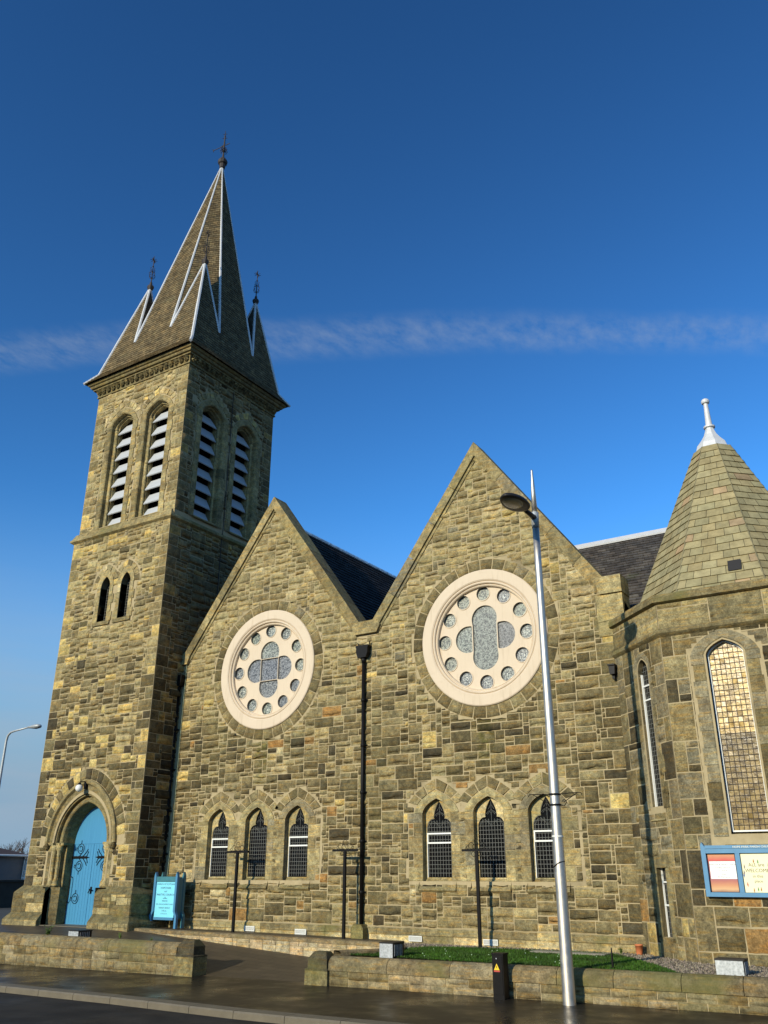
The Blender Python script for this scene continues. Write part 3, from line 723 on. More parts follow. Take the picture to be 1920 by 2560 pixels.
    mb.build('frame', M['iron'] if not transom else M['came'], wn)
    if transom:
        mb = MB()
        for y_ in (2.55, 2.81): mb.box((c_-.425, .15, y_-.022), (c_+.425, .185, y_+.022))
        for x_ in (-.405, .405): mb.box((c_+x_-.02, .151, 2.57), (c_+x_+.02, .184, 2.79))
        mb.box((c_-.425, .152, 1.6), (c_-.405, .183, 2.53))
        mb.build('opening_light', M['whiteframe'], wn)
    return wn
for i, c_ in enumerate(WC): fac_window(c_, i not in (1, 4), i)

# ---- roofs ---------------------------------------------------------------
def tiles(mb, P, poly, row, wid, pal, rnd, lift=.018, thick=.022, v_lo=None):
    """lay slates in rows on a convex polygon of (u, v) in frame P(u, v, h), v uphill; P's h is the outward normal"""
    vmin = min(p[1] for p in poly); vmax = max(p[1] for p in poly)
    def span(v):
        xs_ = []
        n = len(poly)
        for i in range(n):
            (ax, ay), (bx, by) = poly[i], poly[(i+1) % n]
            if (ay-v)*(by-v) <= 0 and abs(ay-by) > 1e-9:
                f_ = (v-ay)/(by-ay); xs_.append(ax+(bx-ax)*f_)
            elif abs(ay-by) <= 1e-9 and abs(ay-v) < 1e-6: xs_ += [ax, bx]
        return (min(xs_), max(xs_)) if xs_ else None
    nr = max(1, int(round((vmax-vmin)/row))); rh = (vmax-vmin)/nr
    for k in range(nr):
        va = vmin+k*rh; vb = va+rh
        sa = span(va+1e-5); sb_ = span(min(vb, vmax)-1e-5)
        if not sa or not sb_: continue
        La, Lb = sa[1]-sa[0], sb_[1]-sb_[0]
        n = max(1, int(round(max(La, Lb)/wid))); cuts = [0]; 
        o_ = .5 if k % 2 else 0
        for i in range(n+1):
            f_ = (i+o_+rnd.uniform(-.08, .08))/n
            if .03 < f_ < .97: cuts.append(f_)
        cuts.append(1)
        for i in range(len(cuts)-1):
            a, b_ = cuts[i]+(.006/max(.3, La)), cuts[i+1]-(.006/max(.3, La))
            if b_ <= a: continue
            l = lift*rnd.uniform(.7, 1.3); dv = rnd.uniform(-.01, .008) if k else 0
            A = (sa[0]+La*a, va+dv); B = (sa[0]+La*b_, va+dv); C_ = (sb_[0]+Lb*b_, vb+.004); D = (sb_[0]+Lb*a, vb+.004)
            col = pal(rnd)
            mb.add([P(*A, l+thick), P(*B, l+thick), P(*C_, thick*.2), P(*D, thick*.2), P(*A, -.01), P(*B, -.01)], [(0, 1, 2, 3), (4, 5, 1, 0)], col)
def planeP(o, eu, ev):
    o, eu, ev = Vector(o), Vector(eu).normalized(), Vector(ev)
    ev = (ev-eu*ev.dot(eu)).normalized(); n = eu.cross(ev)
    return (lambda u, v, h=0: tuple(o+eu*u+ev*v+n*h)), (lambda p: ((Vector(p)-o).dot(eu), (Vector(p)-o).dot(ev)))
def tiled(mb, pts, eu, row, wid, pal, rnd, **kw):
    """slates on a flat convex face given by 3-D points; eu = level direction with the outside on its left-hand normal"""
    pts = [Vector(p) for p in pts]; eu = Vector(eu)
    nrm = Vector((0, 0, 0))
    for i in range(1, len(pts)-1): nrm += (pts[i]-pts[0]).cross(pts[i+1]-pts[0])
    ev = nrm.cross(eu)
    if ev.z < 0: ev = -ev
    P, inv_ = planeP(pts[0], eu, ev)
    mb.add(pts, [tuple(range(len(pts)))], (.03, .03, .03))
    tiles(mb, P, [inv_(p) for p in pts], row, wid, pal, rnd, **kw)
pal_dslate = lambda r_: pick(r_, [((.034, .031, .029), 3), ((.044, .040, .037), 2), ((.026, .024, .023), 1)])
pal_gslate = lambda r_: pick(r_, [((.078, .070, .064), 3), ((.095, .085, .075), 2), ((.06, .055, .052), 2), ((.14, .125, .105), .15)])
pal_spire = lambda r_: pick(r_, [((.150, .112, .058), 3), ((.172, .128, .066), 2), ((.125, .095, .052), 2), ((.20, .145, .07), .5)])
pal_slab = lambda r_: pick(r_, [((.30, .256, .135), 5), ((.31, .263, .14), 4), ((.288, .243, .128), 3), ((.335, .24, .135), .6), ((.265, .225, .12), .6)])
mb = MB(); rnd = random.Random(21)
ZR1 = 14.45; rl = lambda d: ZR1-SL*d
tiled(mb, [(-16.0, .6, rl(4.37)), (-16.0, 12, rl(4.37)), (GC[0], 12, ZR1), (GC[0], .6, ZR1)], (0, 1, 0), .22, .34, pal_dslate, rnd)
tiled(mb, [(-24.6, 12, rl(4.23)), (-24.6, .6, rl(4.23)), (GC[0], .6, ZR1), (GC[0], 12, ZR1)], (0, -1, 0), .22, .34, pal_dslate, rnd)
rf = mb.build('roof', M['darkslate'], church)
mb = MB(); mb.tube([(GC[0], .6, ZR1+.03), (GC[0], 12, ZR1+.03)], .075, 8); mb.build('ridge', M['darkslate'], rf)
mb = MB(); rnd = random.Random(22)
ZR2 = 14.1
tiled(mb, [(-7.3, .6, ZR2-SL*4.37), (-7.3, 12, ZR2-SL*4.37), (GC[1], 12, ZR2), (GC[1], .6, ZR2)], (0, 1, 0), .22, .34, pal_dslate, rnd)
tiled(mb, [(-16.0, 12, ZR2-SL*4.33), (-16.0, .6, ZR2-SL*4.33), (GC[1], .6, ZR2), (GC[1], 12, ZR2)], (0, -1, 0), .22, .34, pal_dslate, rnd)
rf = mb.build('roof', M['darkslate'], church)
mb = MB(); mb.tube([(GC[1], .6, ZR2+.03), (GC[1], 12, ZR2+.03)], .075, 8); mb.build('ridge', M['darkslate'], rf)
mb = MB(); rnd = random.Random(23)
tiled(mb, [(-9.2, .9, 8.55), (6.0, .9, 8.55), (6.0, 5.5, 12.92), (-11.6, 5.5, 12.92)], (1, 0, 0), .2, .32, pal_gslate, rnd)
tiled(mb, [(6.0, 10.1, 8.55), (-11.6, 10.1, 8.55), (-11.6, 5.5, 12.92), (6.0, 5.5, 12.92)], (-1, 0, 0), .5, .6, pal_gslate, rnd)
rf = mb.build('roof', M['slate'], church); rf['label'] = 'grey slate roof with a white lead ridge behind the apse'
mb = MB(); mb.prism([(-.22, 12.78), (.0, 12.97), (.22, 12.78), (.24, 12.83), (0, 13.05), (-.24, 12.83)], lambda u, v, h: (h, 5.5+u, v), -11.6, 6.0); mb.build('ridge', M['lead'], rf)
mb = MB(); mb.box((-7.25, -.02, 8.35), (-7.22, 1.6, 8.6)); mb.prism([(0, 8.5), (1.2, 8.55), (.1, 9.0)], sideP(-7.18), -.02, .02); mb.build('flashing', M['lead'], rf)
# plain back and side walls of the nave
mb = MB()
mb.box((XL+.1, .55, -.6), (-16.0, 12, 8.6)); mb.box((-16.0, .56, -.6), (-7.7, 12, 8.6)); mb.box((-7.7, 2.0, -.6), (6.0, 10, 8.5))
mb.build('nave_wall', M['boundary'], church)

# ---- rainwater pipes, vents, cable -----------------------------------------
def downpipe(x, y, z0, z1, shoe=True):
    mb = MB(); mb.tube([(x, y, z0), (x, y, z1-.35)], .062, 12)
    for z in np.arange(z0+.9, z1-.6, 1.45): mb.lathe([(.064, -.05), (.08, -.045), (.08, .045), (.064, .05)], (x, y, z), 12); mb.box((x-.12, y+.03, z-.025), (x+.12, y+.1, z+.025))
    mb.tube([(x, y, z1-.40), (x, y-.01, z1-.2)], [.064, .10], 12)
    dp = mb.build('downpipe', M['iron'], church, True)
    mb = MB(); mb.prism([(-.16, 0), (.16, 0), (.225, .17), (.225, .34), (.25, .35), (.25, .42), (-.25, .42), (-.25, .35), (-.225, .34), (-.225, .17)], lambda u, v, h: (x+u, y+.1-h, z1-.22+v), 0, .24)
    mb.tube([(x-.22, y, z1+.22), (x-.24, y-.02, z1+.33)], .02, 6); mb.tube([(x+.22, y, z1+.22), (x+.24, y-.02, z1+.33)], .02, 6)
    mb.build('hopper', M['iron'], dp); return dp
downpipe(-16.08, -.11, .28, 8.60); dq = downpipe(-24.30-.32, -.12, .0, 8.55)
mb = MB(); mb.prism([(-.22, -.14), (.22, -.14), (.22, .2), (.14, .3), (-.14, .3), (-.22, .2)], lambda u, v, h: (-16.08+u, -h, v), .0, .34, (.17, .15, .06)); mb.build('pipe_pedestal', M['mossy'], church)
def vent(x, z):
    mb = MB(); w, hh = .22, .075
    for a in (-w, w-.03): mb.box((x+a, -.11, z), (x+a+.03, -.085, z+2*hh))
    for a in (0, 2*hh-.03): mb.box((x-w+.03, -.11, z+a), (x+w-.03, -.085, z+a+.03))
    for i in range(1, 14): xx = x-w+.03+(2*w-.06)*i/14; mb.box((xx-.006, -.106, z+.03), (xx+.006, -.088, z+2*hh-.03))
    for i in range(1, 5): zz = z+.03+(2*hh-.06)*i/5; mb.box((x-w+.03, -.1075, zz-.004), (x+w-.03, -.0885, zz+.004))
    mb.box((x-w+.01, -.088, z+.01), (x+w-.01, -.08, z+2*hh-.01), mat=1)
    return mb.build('air_vent', [M['ventwhite'], M['black']], church)
for x, z in ((-20.45, -.02), (-18.36, -.05), (-14.2, -.10), (-11.8, -.11)): vent(x, z)
mb = MB(); mb.tube([(-24.36, -.06, 9.2), (-24.37, -.06, 6.4), (-24.34, -.06, 3.2), (-24.4, -.06, 1.6), (-24.4, -.06, 0)], .014, 5, (.2, .25, .18)); mb.build('lightning_cable', M['mossy'], church)
mb = MB(); mb.box((-7.72, -.30, 7.10), (-7.52, -.05, 7.14)); mb.prism([(-.07, 6.86), (.07, 6.86), (.09, 7.10), (-.09, 7.10)], lambda u, v, h: (-7.62+u, -.06-h, v), 0, .2); mb.box((-7.655, -.16, 6.74), (-7.585, -.06, 6.86)); mb.build('overflow_hopper', M['iron'], church)

# ---- tower -------------------------------------------------------------------
UY = -1.30; UX0, UX1, UYB = -30.33, -24.56, 4.40       # upper shaft, slightly set back
TF, TR_ = frontP(Y0), sideP(X0); UF, UR = frontP(UY), sideP(UX1)
DC = -27.56                      # door centre
LC = (-28.0, -26.80)             # lancet centres
BF = (-28.42, -26.22); BRt = (.40, 2.62)
BS, BSP, BRI, BHW = 15.42, 20.36, .50, .69
mb = MB(); rnd = random.Random(77)
door_hole = opening(1.50, -.6, 2.72, 1.74, 10, DC)
lan = [opening(.27, 11.08, 12.55, .45, 6, c_) for c_ in LC]
belF = [opening(BHW, BS, BSP, BRI, 7, c_) for c_ in BF]; belR = [opening(BHW, BS, BSP, BRI, 7, c_) for c_ in BRt]
plate(mb, TF, [(TX0, -.6), (TX1, -.6), (TX1, 15.0), (TX0, 15.0)], [door_hole]+lan, .012, .61, mat=1, outer_side=False)
plate(mb, UF, [(UX0, 15.0), (UX1, 15.0), (UX1, 22.9), (UX0, 22.9)], belF, .012, .51, mat=1, outer_side=False)
plate(mb, TR_, [(Y0, -.6), (TY1, -.6), (TY1, 15.0), (Y0, 15.0)], [], .012, mat=1)
plate(mb, UR, [(UY, 15.0), (UYB, 15.0), (UYB, 22.9), (UY, 22.9)], belR, .012, .51, mat=1, outer_side=False)
for P, a, b_, z0, z1 in ((backP(TY1), -TX1, -TX0, -.6, 15), (backP(UYB), -UX1, -UX0, 15, 22.9), (leftP(TX0), -TY1, -Y0, -.6, 15), (leftP(UX0), -UYB, -UY, 15, 22.9)):
    plate(mb, P, [(a, z0), (b_, z0), (b_, z1), (a, z1)], [], 0, mat=1)
mb.add([(TX0, Y0, 15), (TX1, Y0, 15), (TX1, TY1, 15), (TX0, TY1, 15)], [(0, 1, 2, 3)], (1, 1, 1), 1)
bd = opening(2.29, 2.66, 2.72, 2.65, 10, DC); bd2 = rect(DC-1.76, DC+1.76, -.6, 2.75); bl = [opening(.57, 10.92, 12.55, .8, 6, c_) for c_ in LC]+[opening(.80, 12.5, 12.55, 1.03, 6, c_) for c_ in LC]
bel = lambda c_: [opening(.97, 15.2, BSP, .82, 7, c_), arch(BHW+.60, BSP, 1.15, 7, c_)[2:-2]+arch(BHW, BSP, .5, 7, c_)[2:-2][::-1]]
bbF = bel(BF[0])+bel(BF[1]); bbR = bel(BRt[0])+bel(BRt[1])
def mk(polys):
    bb = [(min(p[0] for p in l), max(p[0] for p in l), min(p[1] for p in l), max(p[1] for p in l)) for l in polys]
    def k(u, v):
        for l, q in zip(polys, bb):
            if q[0] <= u <= q[1] and q[2] <= v <= q[3] and inpoly(u, v, l): return False
        return True
    return k
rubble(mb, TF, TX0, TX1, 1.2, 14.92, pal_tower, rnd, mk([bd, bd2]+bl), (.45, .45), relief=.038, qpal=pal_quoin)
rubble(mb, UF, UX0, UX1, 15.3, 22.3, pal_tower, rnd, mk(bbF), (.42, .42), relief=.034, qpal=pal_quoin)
rubble(mb, TR_, Y0, TY1, 1.2, 14.92, pal_darker, rnd, None, (.45, .45), relief=.045, qpal=pal_darker, cell=.16, m=2)
rubble(mb, UR, UY, UYB, 15.3, 22.3, pal_darker, rnd, mk(bbR), (.42, .42), relief=.042, qpal=pal_darker, cell=.16, m=2)
rubble(mb, leftP(TX0), -TY1, -Y0, 1.2, 14.92, pal_tower, rnd, None, (.45, .45), relief=.03, cell=.3, unit=(.25, .2))
rubble(mb, leftP(UX0), -UYB, -UY, 15.3, 22.3, pal_tower, rnd, None, (.45, .45), relief=.03, cell=.3, unit=(.25, .2))
mb.build('tower_wall', [M['stone'], M['mortar'], M['stone_dark']], church, True)

def skirt(mb, x0, x1, y0, y1, prof, col=(1, 1, 1), gap=None, mat=0):
    """moulding round the tower: prof = [(offset, z)...] upwards; gap = (x from, x to) left open on the front"""
    def rect(o): return [(x0-o, y0-o), (x1+o, y0-o), (x1+o, y1+o), (x0-o, y1+o)]
    if gap is None:
        mb.loft([[(x, y, z) for x, y in rect(o)] for o, z in prof], None, col, mat, True)
    else:
        for A, B in ((None, gap[0]), (gap[1], None)):
            rows = []
            for o, z in prof:
                q = rect(o)
                if A is None: rows.append([(q[3][0], q[3][1], z), (q[0][0], q[0][1], z), (B, q[0][1], z)])
                else: rows.append([(A, q[0][1], z), (q[1][0], q[1][1], z), (q[2][0], q[2][1], z)])
            mb.loft(rows, None, col, mat)
mb = MB()
skirt(mb, TX0, TX1, Y0, TY1, [(.0, 14.86), (.10, 14.93), (.14, 14.96), (.14, 15.04), (.09, 15.08), (-.02, 15.32), (-.2, 15.33)], MID)
mb.build('string_course', M['mossy'], church)
# stepped base
DG = (DC-1.34, DC+1.34)
mb = MB(); 
skirt(mb, TX0, TX1, Y0, TY1, [(.42, -.6), (.42, .14), (.40, .18), (.235, .38), (.235, 1.02), (.225, 1.06), (.0, 1.30), (-.02, 1.30)], (.14, .12, .06), DG, 1)
rnd = random.Random(9)
for P, a, b_ in ((frontP(Y0-.235), TX0-.235, DG[0]), (frontP(Y0-.235), DG[1], TX1+.235), (sideP(TX1+.235), Y0-.235, -.05)):
    rubble(mb, P, a, b_, .40, 1.04, pal_plain(OLIVE, MID, DKBR, TAN), rnd, None, relief=.014, hmax=4, unit=(.14, .11))
for P, a, b_ in ((frontP(Y0-.42), TX0-.42, DG[0]), (frontP(Y0-.42), DG[1], TX1+.42), (sideP(TX1+.42), Y0-.42, -.05)):
    rubble(mb, P, a, b_, -.30, .16, pal_plain(OLIVE, MID, OLIVE), rnd, None, relief=.014, hmax=5, wmax=9, unit=(.14, .11))
# the cut ends at the doorway
for x_, s_ in ((DG[0], 1), (DG[1], -1)):
    pr = [(.42, -.6), (.42, .14), (.40, .18), (.235, .38), (.235, 1.02), (.225, 1.06), (.0, 1.30), (-.7, 1.30), (-.7, -.6)]
    vs = [(x_, Y0-o, z) for o, z in pr]; mb.add(vs, [tuple(range(len(vs))) if s_ < 0 else tuple(range(len(vs)-1, -1, -1))], OLIVE, 1)
mb.build('tower_base', [M['mossy'], M['mossy']], church, False)

# ---- doorway ------------------------------------------------------------------
mb = MB(); rnd = random.Random(15); SPR = 2.72
def darch(a, r, n=14): return arch(a, SPR, r, n, DC)
TFh = TF
orders = [(1.86, 2.20), (1.72, 2.02), (1.60, 1.86), (1.46, 1.70), (1.40, 1.64), (1.26, 1.50), (1.20, 1.44), (1.10, 1.34)]
col = OLIVE
hood = [(1.90, 2.24, -.01), (1.90, 2.24, .10), (1.86, 2.20, .14), (1.78, 2.10, .12), (1.74, 2.04, .03), (1.73, 2.03, .02)]
mb.loft([[TF(u, v, h) for u, v in darch(a, r)] for a, r, h in hood][::-1], None, MID)
rings = [(1.73, 2.03, .02), (1.60, 1.86, .02), (1.58, 1.84, -.03), (1.60, 1.86, -.06), (1.55, 1.80, -.09), (1.50, 1.74, -.07), (1.47, 1.71, -.04), (1.43, 1.67, -.04), (1.41, 1.65, -.10), (1.44, 1.68, -.14), (1.39, 1.62, -.17), (1.34, 1.57, -.14), (1.31, 1.54, -.11), (1.23, 1.46, -.11), (1.20, 1.43, -.14), (1.16, 1.40, -.26), (1.08, 1.33, -.62)]
mb.loft([[TF(u, v, h) for u, v in darch(a, r)] for a, r, h in rings][::-1], None, OLIVE)
# jambs in three steps, a shaft in each angle, standing on a sloped plinth
for sg in (-1, 1):
    steps = [(1.56, .02, -.10), (1.38, -.10, -.20), (1.20, -.14, -.62)]
    for i, (a, h1, h0) in enumerate(steps):
        nxt = steps[i+1][0] if i < 2 else 1.12
        x1_ = 1.74 if i == 0 else steps[i-1][0]
        for k in range(5):
            za = 1.25+k*.296; zb = za+.29; c2 = pick(rnd, [(OLIVE, 2), (MID, 1), (DKBR, 1)])
            xa, xb = sorted((DC+sg*a, DC+sg*x1_)); mb.box((xa, Y0-h1, za), (xb, Y0-h0+.3, zb), c2)
    mb.box((min(DC+sg*1.09, DC+sg*1.205), Y0+.30, 1.25), (max(DC+sg*1.09, DC+sg*1.205), Y0+.62, 2.73), OLIVE)
    # lower, plainer part
    xa, xb = sorted((DC+sg*1.14, DC+sg*1.72)); mb.box((xa, Y0+.40, -.6), (xb, Y0+.7, 1.25), OLIVE)
    q = [(1.34, .235), (1.34, .02), (1.22, -.10), (1.10, -.22), (1.10, -.62)]
    mb.loft([[(DC+sg*a, Y0-h, z) for a, h in q][::sg] for z in (-.6, 1.24)], None, OLIVE)
    mb.add([(DC+sg*a, Y0-h, 1.24) for a, h in q]+[(DC+sg*1.7, Y0+.62, 1.24), (DC+sg*1.7, Y0-.2, 1.24)], [tuple(range(7)) if sg < 0 else tuple(range(6, -1, -1))], MID)
    # impost
    for (a, h1) in ((1.74, .07), (1.52, -.05), (1.34, -.10)):
        xa, xb = sorted((DC+sg*(a-.28), DC+sg*a)); mb.box((xa, Y0-h1-.005, 2.66), (xb, Y0+.5, 2.745), MID)
dw = mb.build('doorway_arch', M['dressed'], church, False)
for sg in (-1, 1):
    for (a, h) in ((1.47, -.06), (1.29, -.13)):
        mb = MB(); c_ = (DC+sg*a, Y0-h, 0)
        mb.lathe([(.13, 1.26), (.13, 1.34), (.10, 1.37), (.115, 1.42), (.085, 1.47), (.066, 1.50), (.062, 2.30), (.08, 2.32), (.07, 2.36), (.09, 2.46), (.14, 2.56), (.12, 2.58), (.15, 2.66)], c_, 12, TAN)
        mb.build('shaft', M['dressed'], dw, True)
    mb = MB(); rr = random.Random(2)   # carved stop at the end of the hood
    for i in range(9):
        w = i*2.4; mb.lathe([(.0, -.06), (.05, -.03), (.06, .01), (.04, .045), (0, .06)], (DC+sg*1.80+.07*math.cos(w), Y0-.10-.03*math.sin(w*2), 2.62+.07*math.sin(w)), 8, DKBR)
    mb.build('carved_stop', M['dressed'], dw, True)
mb = MB()
ring_blocks(mb, TF, darch(1.91, 2.25)[1:-1], darch(2.30, 2.66)[1:-1], .014, rnd, lambda u, v, r_: pick(r_, [(DARK, 2), (DKBR, 3), (OLIVE, 2), (OCHRE, 1.6)]), 19, .03, .55); mb.build('voussoir_ring', M['stone'], dw, True)
# door
DY = Y0+.62; DP = frontP(DY)
mb = MB()
for sg in (-1, 1):
    mb.add([DP(DC+sg*.006, -.02, .0), DP(DC+sg*1.15, -.02, 0), DP(DC+sg*1.15, SPR-.012, 0), DP(DC+sg*.006, SPR-.012, 0)], [(0, 1, 2, 3)] if sg > 0 else [(3, 2, 1, 0)])
a_ = arch(1.15, SPR, 1.37, 12, DC); mb.add([DP(u, v, 0) for u, v in [(DC-1.15, SPR+.002), (DC+1.15, SPR+.002)]+a_[::-1][1:-1]], [tuple(range(2+len(a_)-2))])
for i in range(-7, 8):
    if i == 0: continue
    x_ = DC+i*.15; mb.box((x_-.006, DY-.006, .02), (x_+.006, DY+.003, SPR-.03))
mb.box((DC-1.12, DY-.012, SPR-.006), (DC+1.12, DY+.002, SPR+.004), (.4, .4, .4)); mb.box((DC-.012, DY-.014, 0), (DC+.012, DY+.002, SPR-.01))
door = mb.build('door', M['door'], church)
mb = MB(); mb.add([DP(DC-1.2, -.1, -.03), DP(DC+1.2, -.1, -.03), DP(DC+1.2, 4.2, -.03), DP(DC-1.2, 4.2, -.03)], [(0, 1, 2, 3)]); mb.build('door_backing', M['black'], door)
def scrollwork(x, z, sg, bar):
    mb = MB(); y = DY-.02
    def cur(pts, r=.0095): mb.tube([(DC+sg*a, y, b_) for a, b_ in pts], r, 5)
    if bar: mb.prism([(-1.1, z-.045), (-.32, z-.035), (-.16, z), (-.32, z+.035), (-1.1, z+.045)], lambda u, v, h: (DC-sg*u if sg < 0 and False else DC+(u if sg < 0 else -u), y-h, v) , -.004, .012) if sg < 0 else mb.prism([(.16, z), (.32, z-.035), (1.1, z-.045), (1.1, z+.045), (.32, z+.035)], lambda u, v, h: (DC+u, y-h, v), -.004, .012)
    for s in ((1, -1) if bar else (1,)):
        cx_, cz_ = .68, z+s*.30
        cur([(cx_+.17*math.cos(w), cz_+.17*math.sin(w)) for w in np.linspace(0, 2*math.pi, 19)])
        cur([(cx_+.09*math.cos(w), cz_+.09*math.sin(w)) for w in np.linspace(.5, 5.6, 13)])
        cur([(cx_, cz_+s*.17), (cx_, cz_+s*.29)]); cur([(cx_+.17, cz_), (cx_+.24, cz_+.05), (cx_+.27, cz_-.04), (cx_+.22, cz_-.07)])
        if bar:
            cur([(.62, z), (.5, z+s*.05), (.36, z+s*.17), (.28, z+s*.28)], .012); cur([(.45, z), (.30, z+s*.06), (.24, z+s*.2)], .010); cur([(.85, z), (.7, z+s*.05), (.62, z+s*.14)], .011)
    return mb.build('strap_hinge', M['iron'], door)
scrollwork(.0, 2.25, -1, True); scrollwork(0, 2.25, 1, True); scrollwork(0, .55, -1, False); scrollwork(0, .55, 1, False)
mb = MB(); mb.tube([(DC-.98, DY, 1.56), (DC-.98, DY-.09, 1.60), (DC-.94, DY-.10, 1.5), (DC-.96, DY-.10, .85), (DC-1.02, DY-.08, .72), (DC-1.05, DY, .72)], .018, 6); mb.build('pull_handle', M['iron'], door)
mb = MB(); mb.tube([(DC+.12, DY, 1.16), (DC+.12, DY-.08, 1.16), (DC+.24, DY-.085, 1.15)], .026, 6); mb.tube([(DC+.14, DY-.08, 1.15), (DC+.08, DY-.09, 1.04)], .02, 6); mb.box((DC+.08, DY-.015, 1.02), (DC+.17, DY+.002, 1.25)); mb.build('door_handle', M['iron'], door)
mb = MB(); mb.box((DC-1.7, Y0-.30, -.25), (DC+1.7, DY, -.005)); mb.build('door_step', M['kerb'], church)

# ---- lancets and louvred windows -------------------------------------------------
def lancet(c_):
    mb = MB(); rnd = random.Random(int(-c_*10)); P = TF
    ai = arch(.27, 12.55, .45, 6, c_); ao = arch(.50, 12.55, .74, 6, c_)
    mb.loft([[P(u, v, -.3) for u, v in ai], [P(u, v, .03) for u, v in ai], [P(u, v, .05) for u, v in ao], [P(u, v, -.01) for u, v in ao]], None, TAN)
    for sg in (-1, 1):
        z = 11.08; k = 0
        while z < 12.54:
            hz = min(.37, 12.55-z); wd = .46 if (k % 2) else .56
            xa, xb = sorted((c_+sg*.27, c_+sg*wd)); mb.box((xa, Y0-.045, z+.004), (xb, Y0+.3, z+hz-.004), pick(rnd, [(TAN, 2), (MID, 2), (PALE, .6)])); z += hz; k += 1
    ring_blocks(mb, P, arch(.51, 12.55, .75, 6, c_), arch(.80, 12.5, 1.06, 6, c_), .012, rnd, pal_tower, 8, .03, .55)
    mb.box((c_-.5, Y0-.07, 10.93), (c_+.5, Y0+.3, 11.085), OLIVE)
    w = mb.build('lancet_window', M['dressed'], church)
    mb = MB(); plate(mb, P, opening(.275, 11.08, 12.55, .45, 6, c_), [], -.28); mb.build('pane', M['glass'], w)
    mb = MB()
    for i in range(-2, 3): mb.box((c_+i*.1-.006, Y0+.262, 11.09), (c_+i*.1+.006, Y0+.268, 12.75))
    for k in range(14): z = 11.15+k*.115; mb.box((c_-.26, Y0+.263, z-.006), (c_+.26, Y0+.269, z+.006))
    mb.build('lead_lattice', M['came'], w)
for c_ in LC: lancet(c_)
def belfry(c_, P, D):
    """P frame of the wall face, D(u, v, h) same; a louvred bell opening"""
    mb = MB(); rnd = random.Random(int(c_*13) & 255)
    rows = [(BHW+.26, .80, -.01), (BHW+.24, .78, .05), (BHW+.02, .54, .055), (BHW-.02, .49, .02), (BHW-.03, .48, -.14), (BHW-.10, .43, -.15), (BHW-.13, .40, -.17), (BHW-.145, .39, -.26), (BHW-.20, .34, -.28), (BHW-.21, .33, -.48)]
    mb.loft([[P(u, v, h) for u, v in arch(a, BSP, r, 7, c_)] for a, r, h in rows][::-1], None, MID)
    for sg in (-1, 1):
        z = BS-.1; k = 0
        while z < BSP-.01:
            hz = min(rnd.uniform(.38, .55), BSP-z); wd = BHW+(.27 if k % 2 else .32); c2 = pick(rnd, [(MID, 2), (OLIVE, 2), (TAN, 1.3)])
            lines = [(wd, -.01), (wd, .045), (BHW+.02, .05), (BHW-.02, .015), (BHW-.03, -.14), (BHW-.10, -.15), (BHW-.13, -.17), (BHW-.145, -.26), (BHW-.20, -.28), (BHW-.21, -.48)]
            r_ = [[P(c_+sg*a, z+.004, h), P(c_+sg*a, z+hz-.004, h)] for a, h in lines]
            mb.loft(r_ if sg < 0 else [q[::-1] for q in r_], None, c2); z += hz; k += 1
        mb.tube([P(c_+sg*(BHW-.12), BS, -.2), P(c_+sg*(BHW-.12), BSP-.35, -.2)], .055, 8, TAN)
        mb.tube([P(c_+sg*(BHW-.12), BSP-.45, -.2), P(c_+sg*(BHW-.12), BSP-.25, -.2), P(c_+sg*(BHW-.12), BSP-.2, -.2)], [.06, .10, .10], 8, TAN)
        mb.tube([P(c_+sg*(BHW-.12), 18.0, -.2), P(c_+sg*(BHW-.12), 18.12, -.2)], .085, 8, TAN)
    mb.loft([[P(c_-BHW-.1, BS-.13, .10), P(c_+BHW+.1, BS-.13, .10)], [P(c_-BHW-.1, BS-.08, .11), P(c_+BHW+.1, BS-.08, .11)], [P(c_-BHW, BS+.12, -.48), P(c_+BHW, BS+.12, -.48)]], None, OLIVE)
    ring_blocks(mb, P, arch(BHW+.27, BSP+.02, .82, 7, c_)[2:-2], arch(BHW+.60, BSP+.02, 1.16, 7, c_)[2:-2], .012, rnd, pal_tower, 8, .03, .55)
    w = mb.build('bell_opening', M['dressed'], church)
    mb = MB(); n = 8; z0 = BS+.02; pitch = (BSP+.28-z0)/n
    for k in range(n):
        za = z0+k*pitch; hw_ = .49
        if k == n-1: hw_t = .30
        else: hw_t = hw_
        # tilted board: low outer edge, high inner edge
        o, i_ = -.20, -.46; zt = za+pitch*.76
        vs = [P(c_-hw_, za, o), P(c_+hw_, za, o), P(c_+hw_t, zt, i_), P(c_-hw_t, zt, i_), P(c_-hw_, za-.03, o-.03), P(c_+hw_, za-.03, o-.03), P(c_+hw_t, zt-.03, i_-.03), P(c_-hw_t, zt-.03, i_-.03)]
        t_ = rnd.uniform(.8, 1.12)
        mb.add(vs, [(0, 1, 2, 3), (7, 6, 5, 4), (4, 5, 1, 0), (5, 6, 2, 1), (6, 7, 3, 2), (7, 4, 0, 3)], (t_, t_, t_))
    mb.build('louvres', M['louvre'], w)
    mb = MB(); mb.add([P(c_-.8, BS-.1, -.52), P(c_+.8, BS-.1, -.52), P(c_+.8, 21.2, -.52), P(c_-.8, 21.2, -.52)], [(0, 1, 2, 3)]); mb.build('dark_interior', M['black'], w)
for c_ in BF: belfry(c_, UF, None)
for c_ in BRt: belfry(c_, UR, None)
mb = MB(); mb.tube([(UX1+.06, 1.50, 22.1), (UX1+.06, 1.50, 15.4), (X0+.07, 1.5, 14.8), (X0+.07, 1.5, 10)], .016, 6); mb.build('lightning_cable', M['rusty'], church)

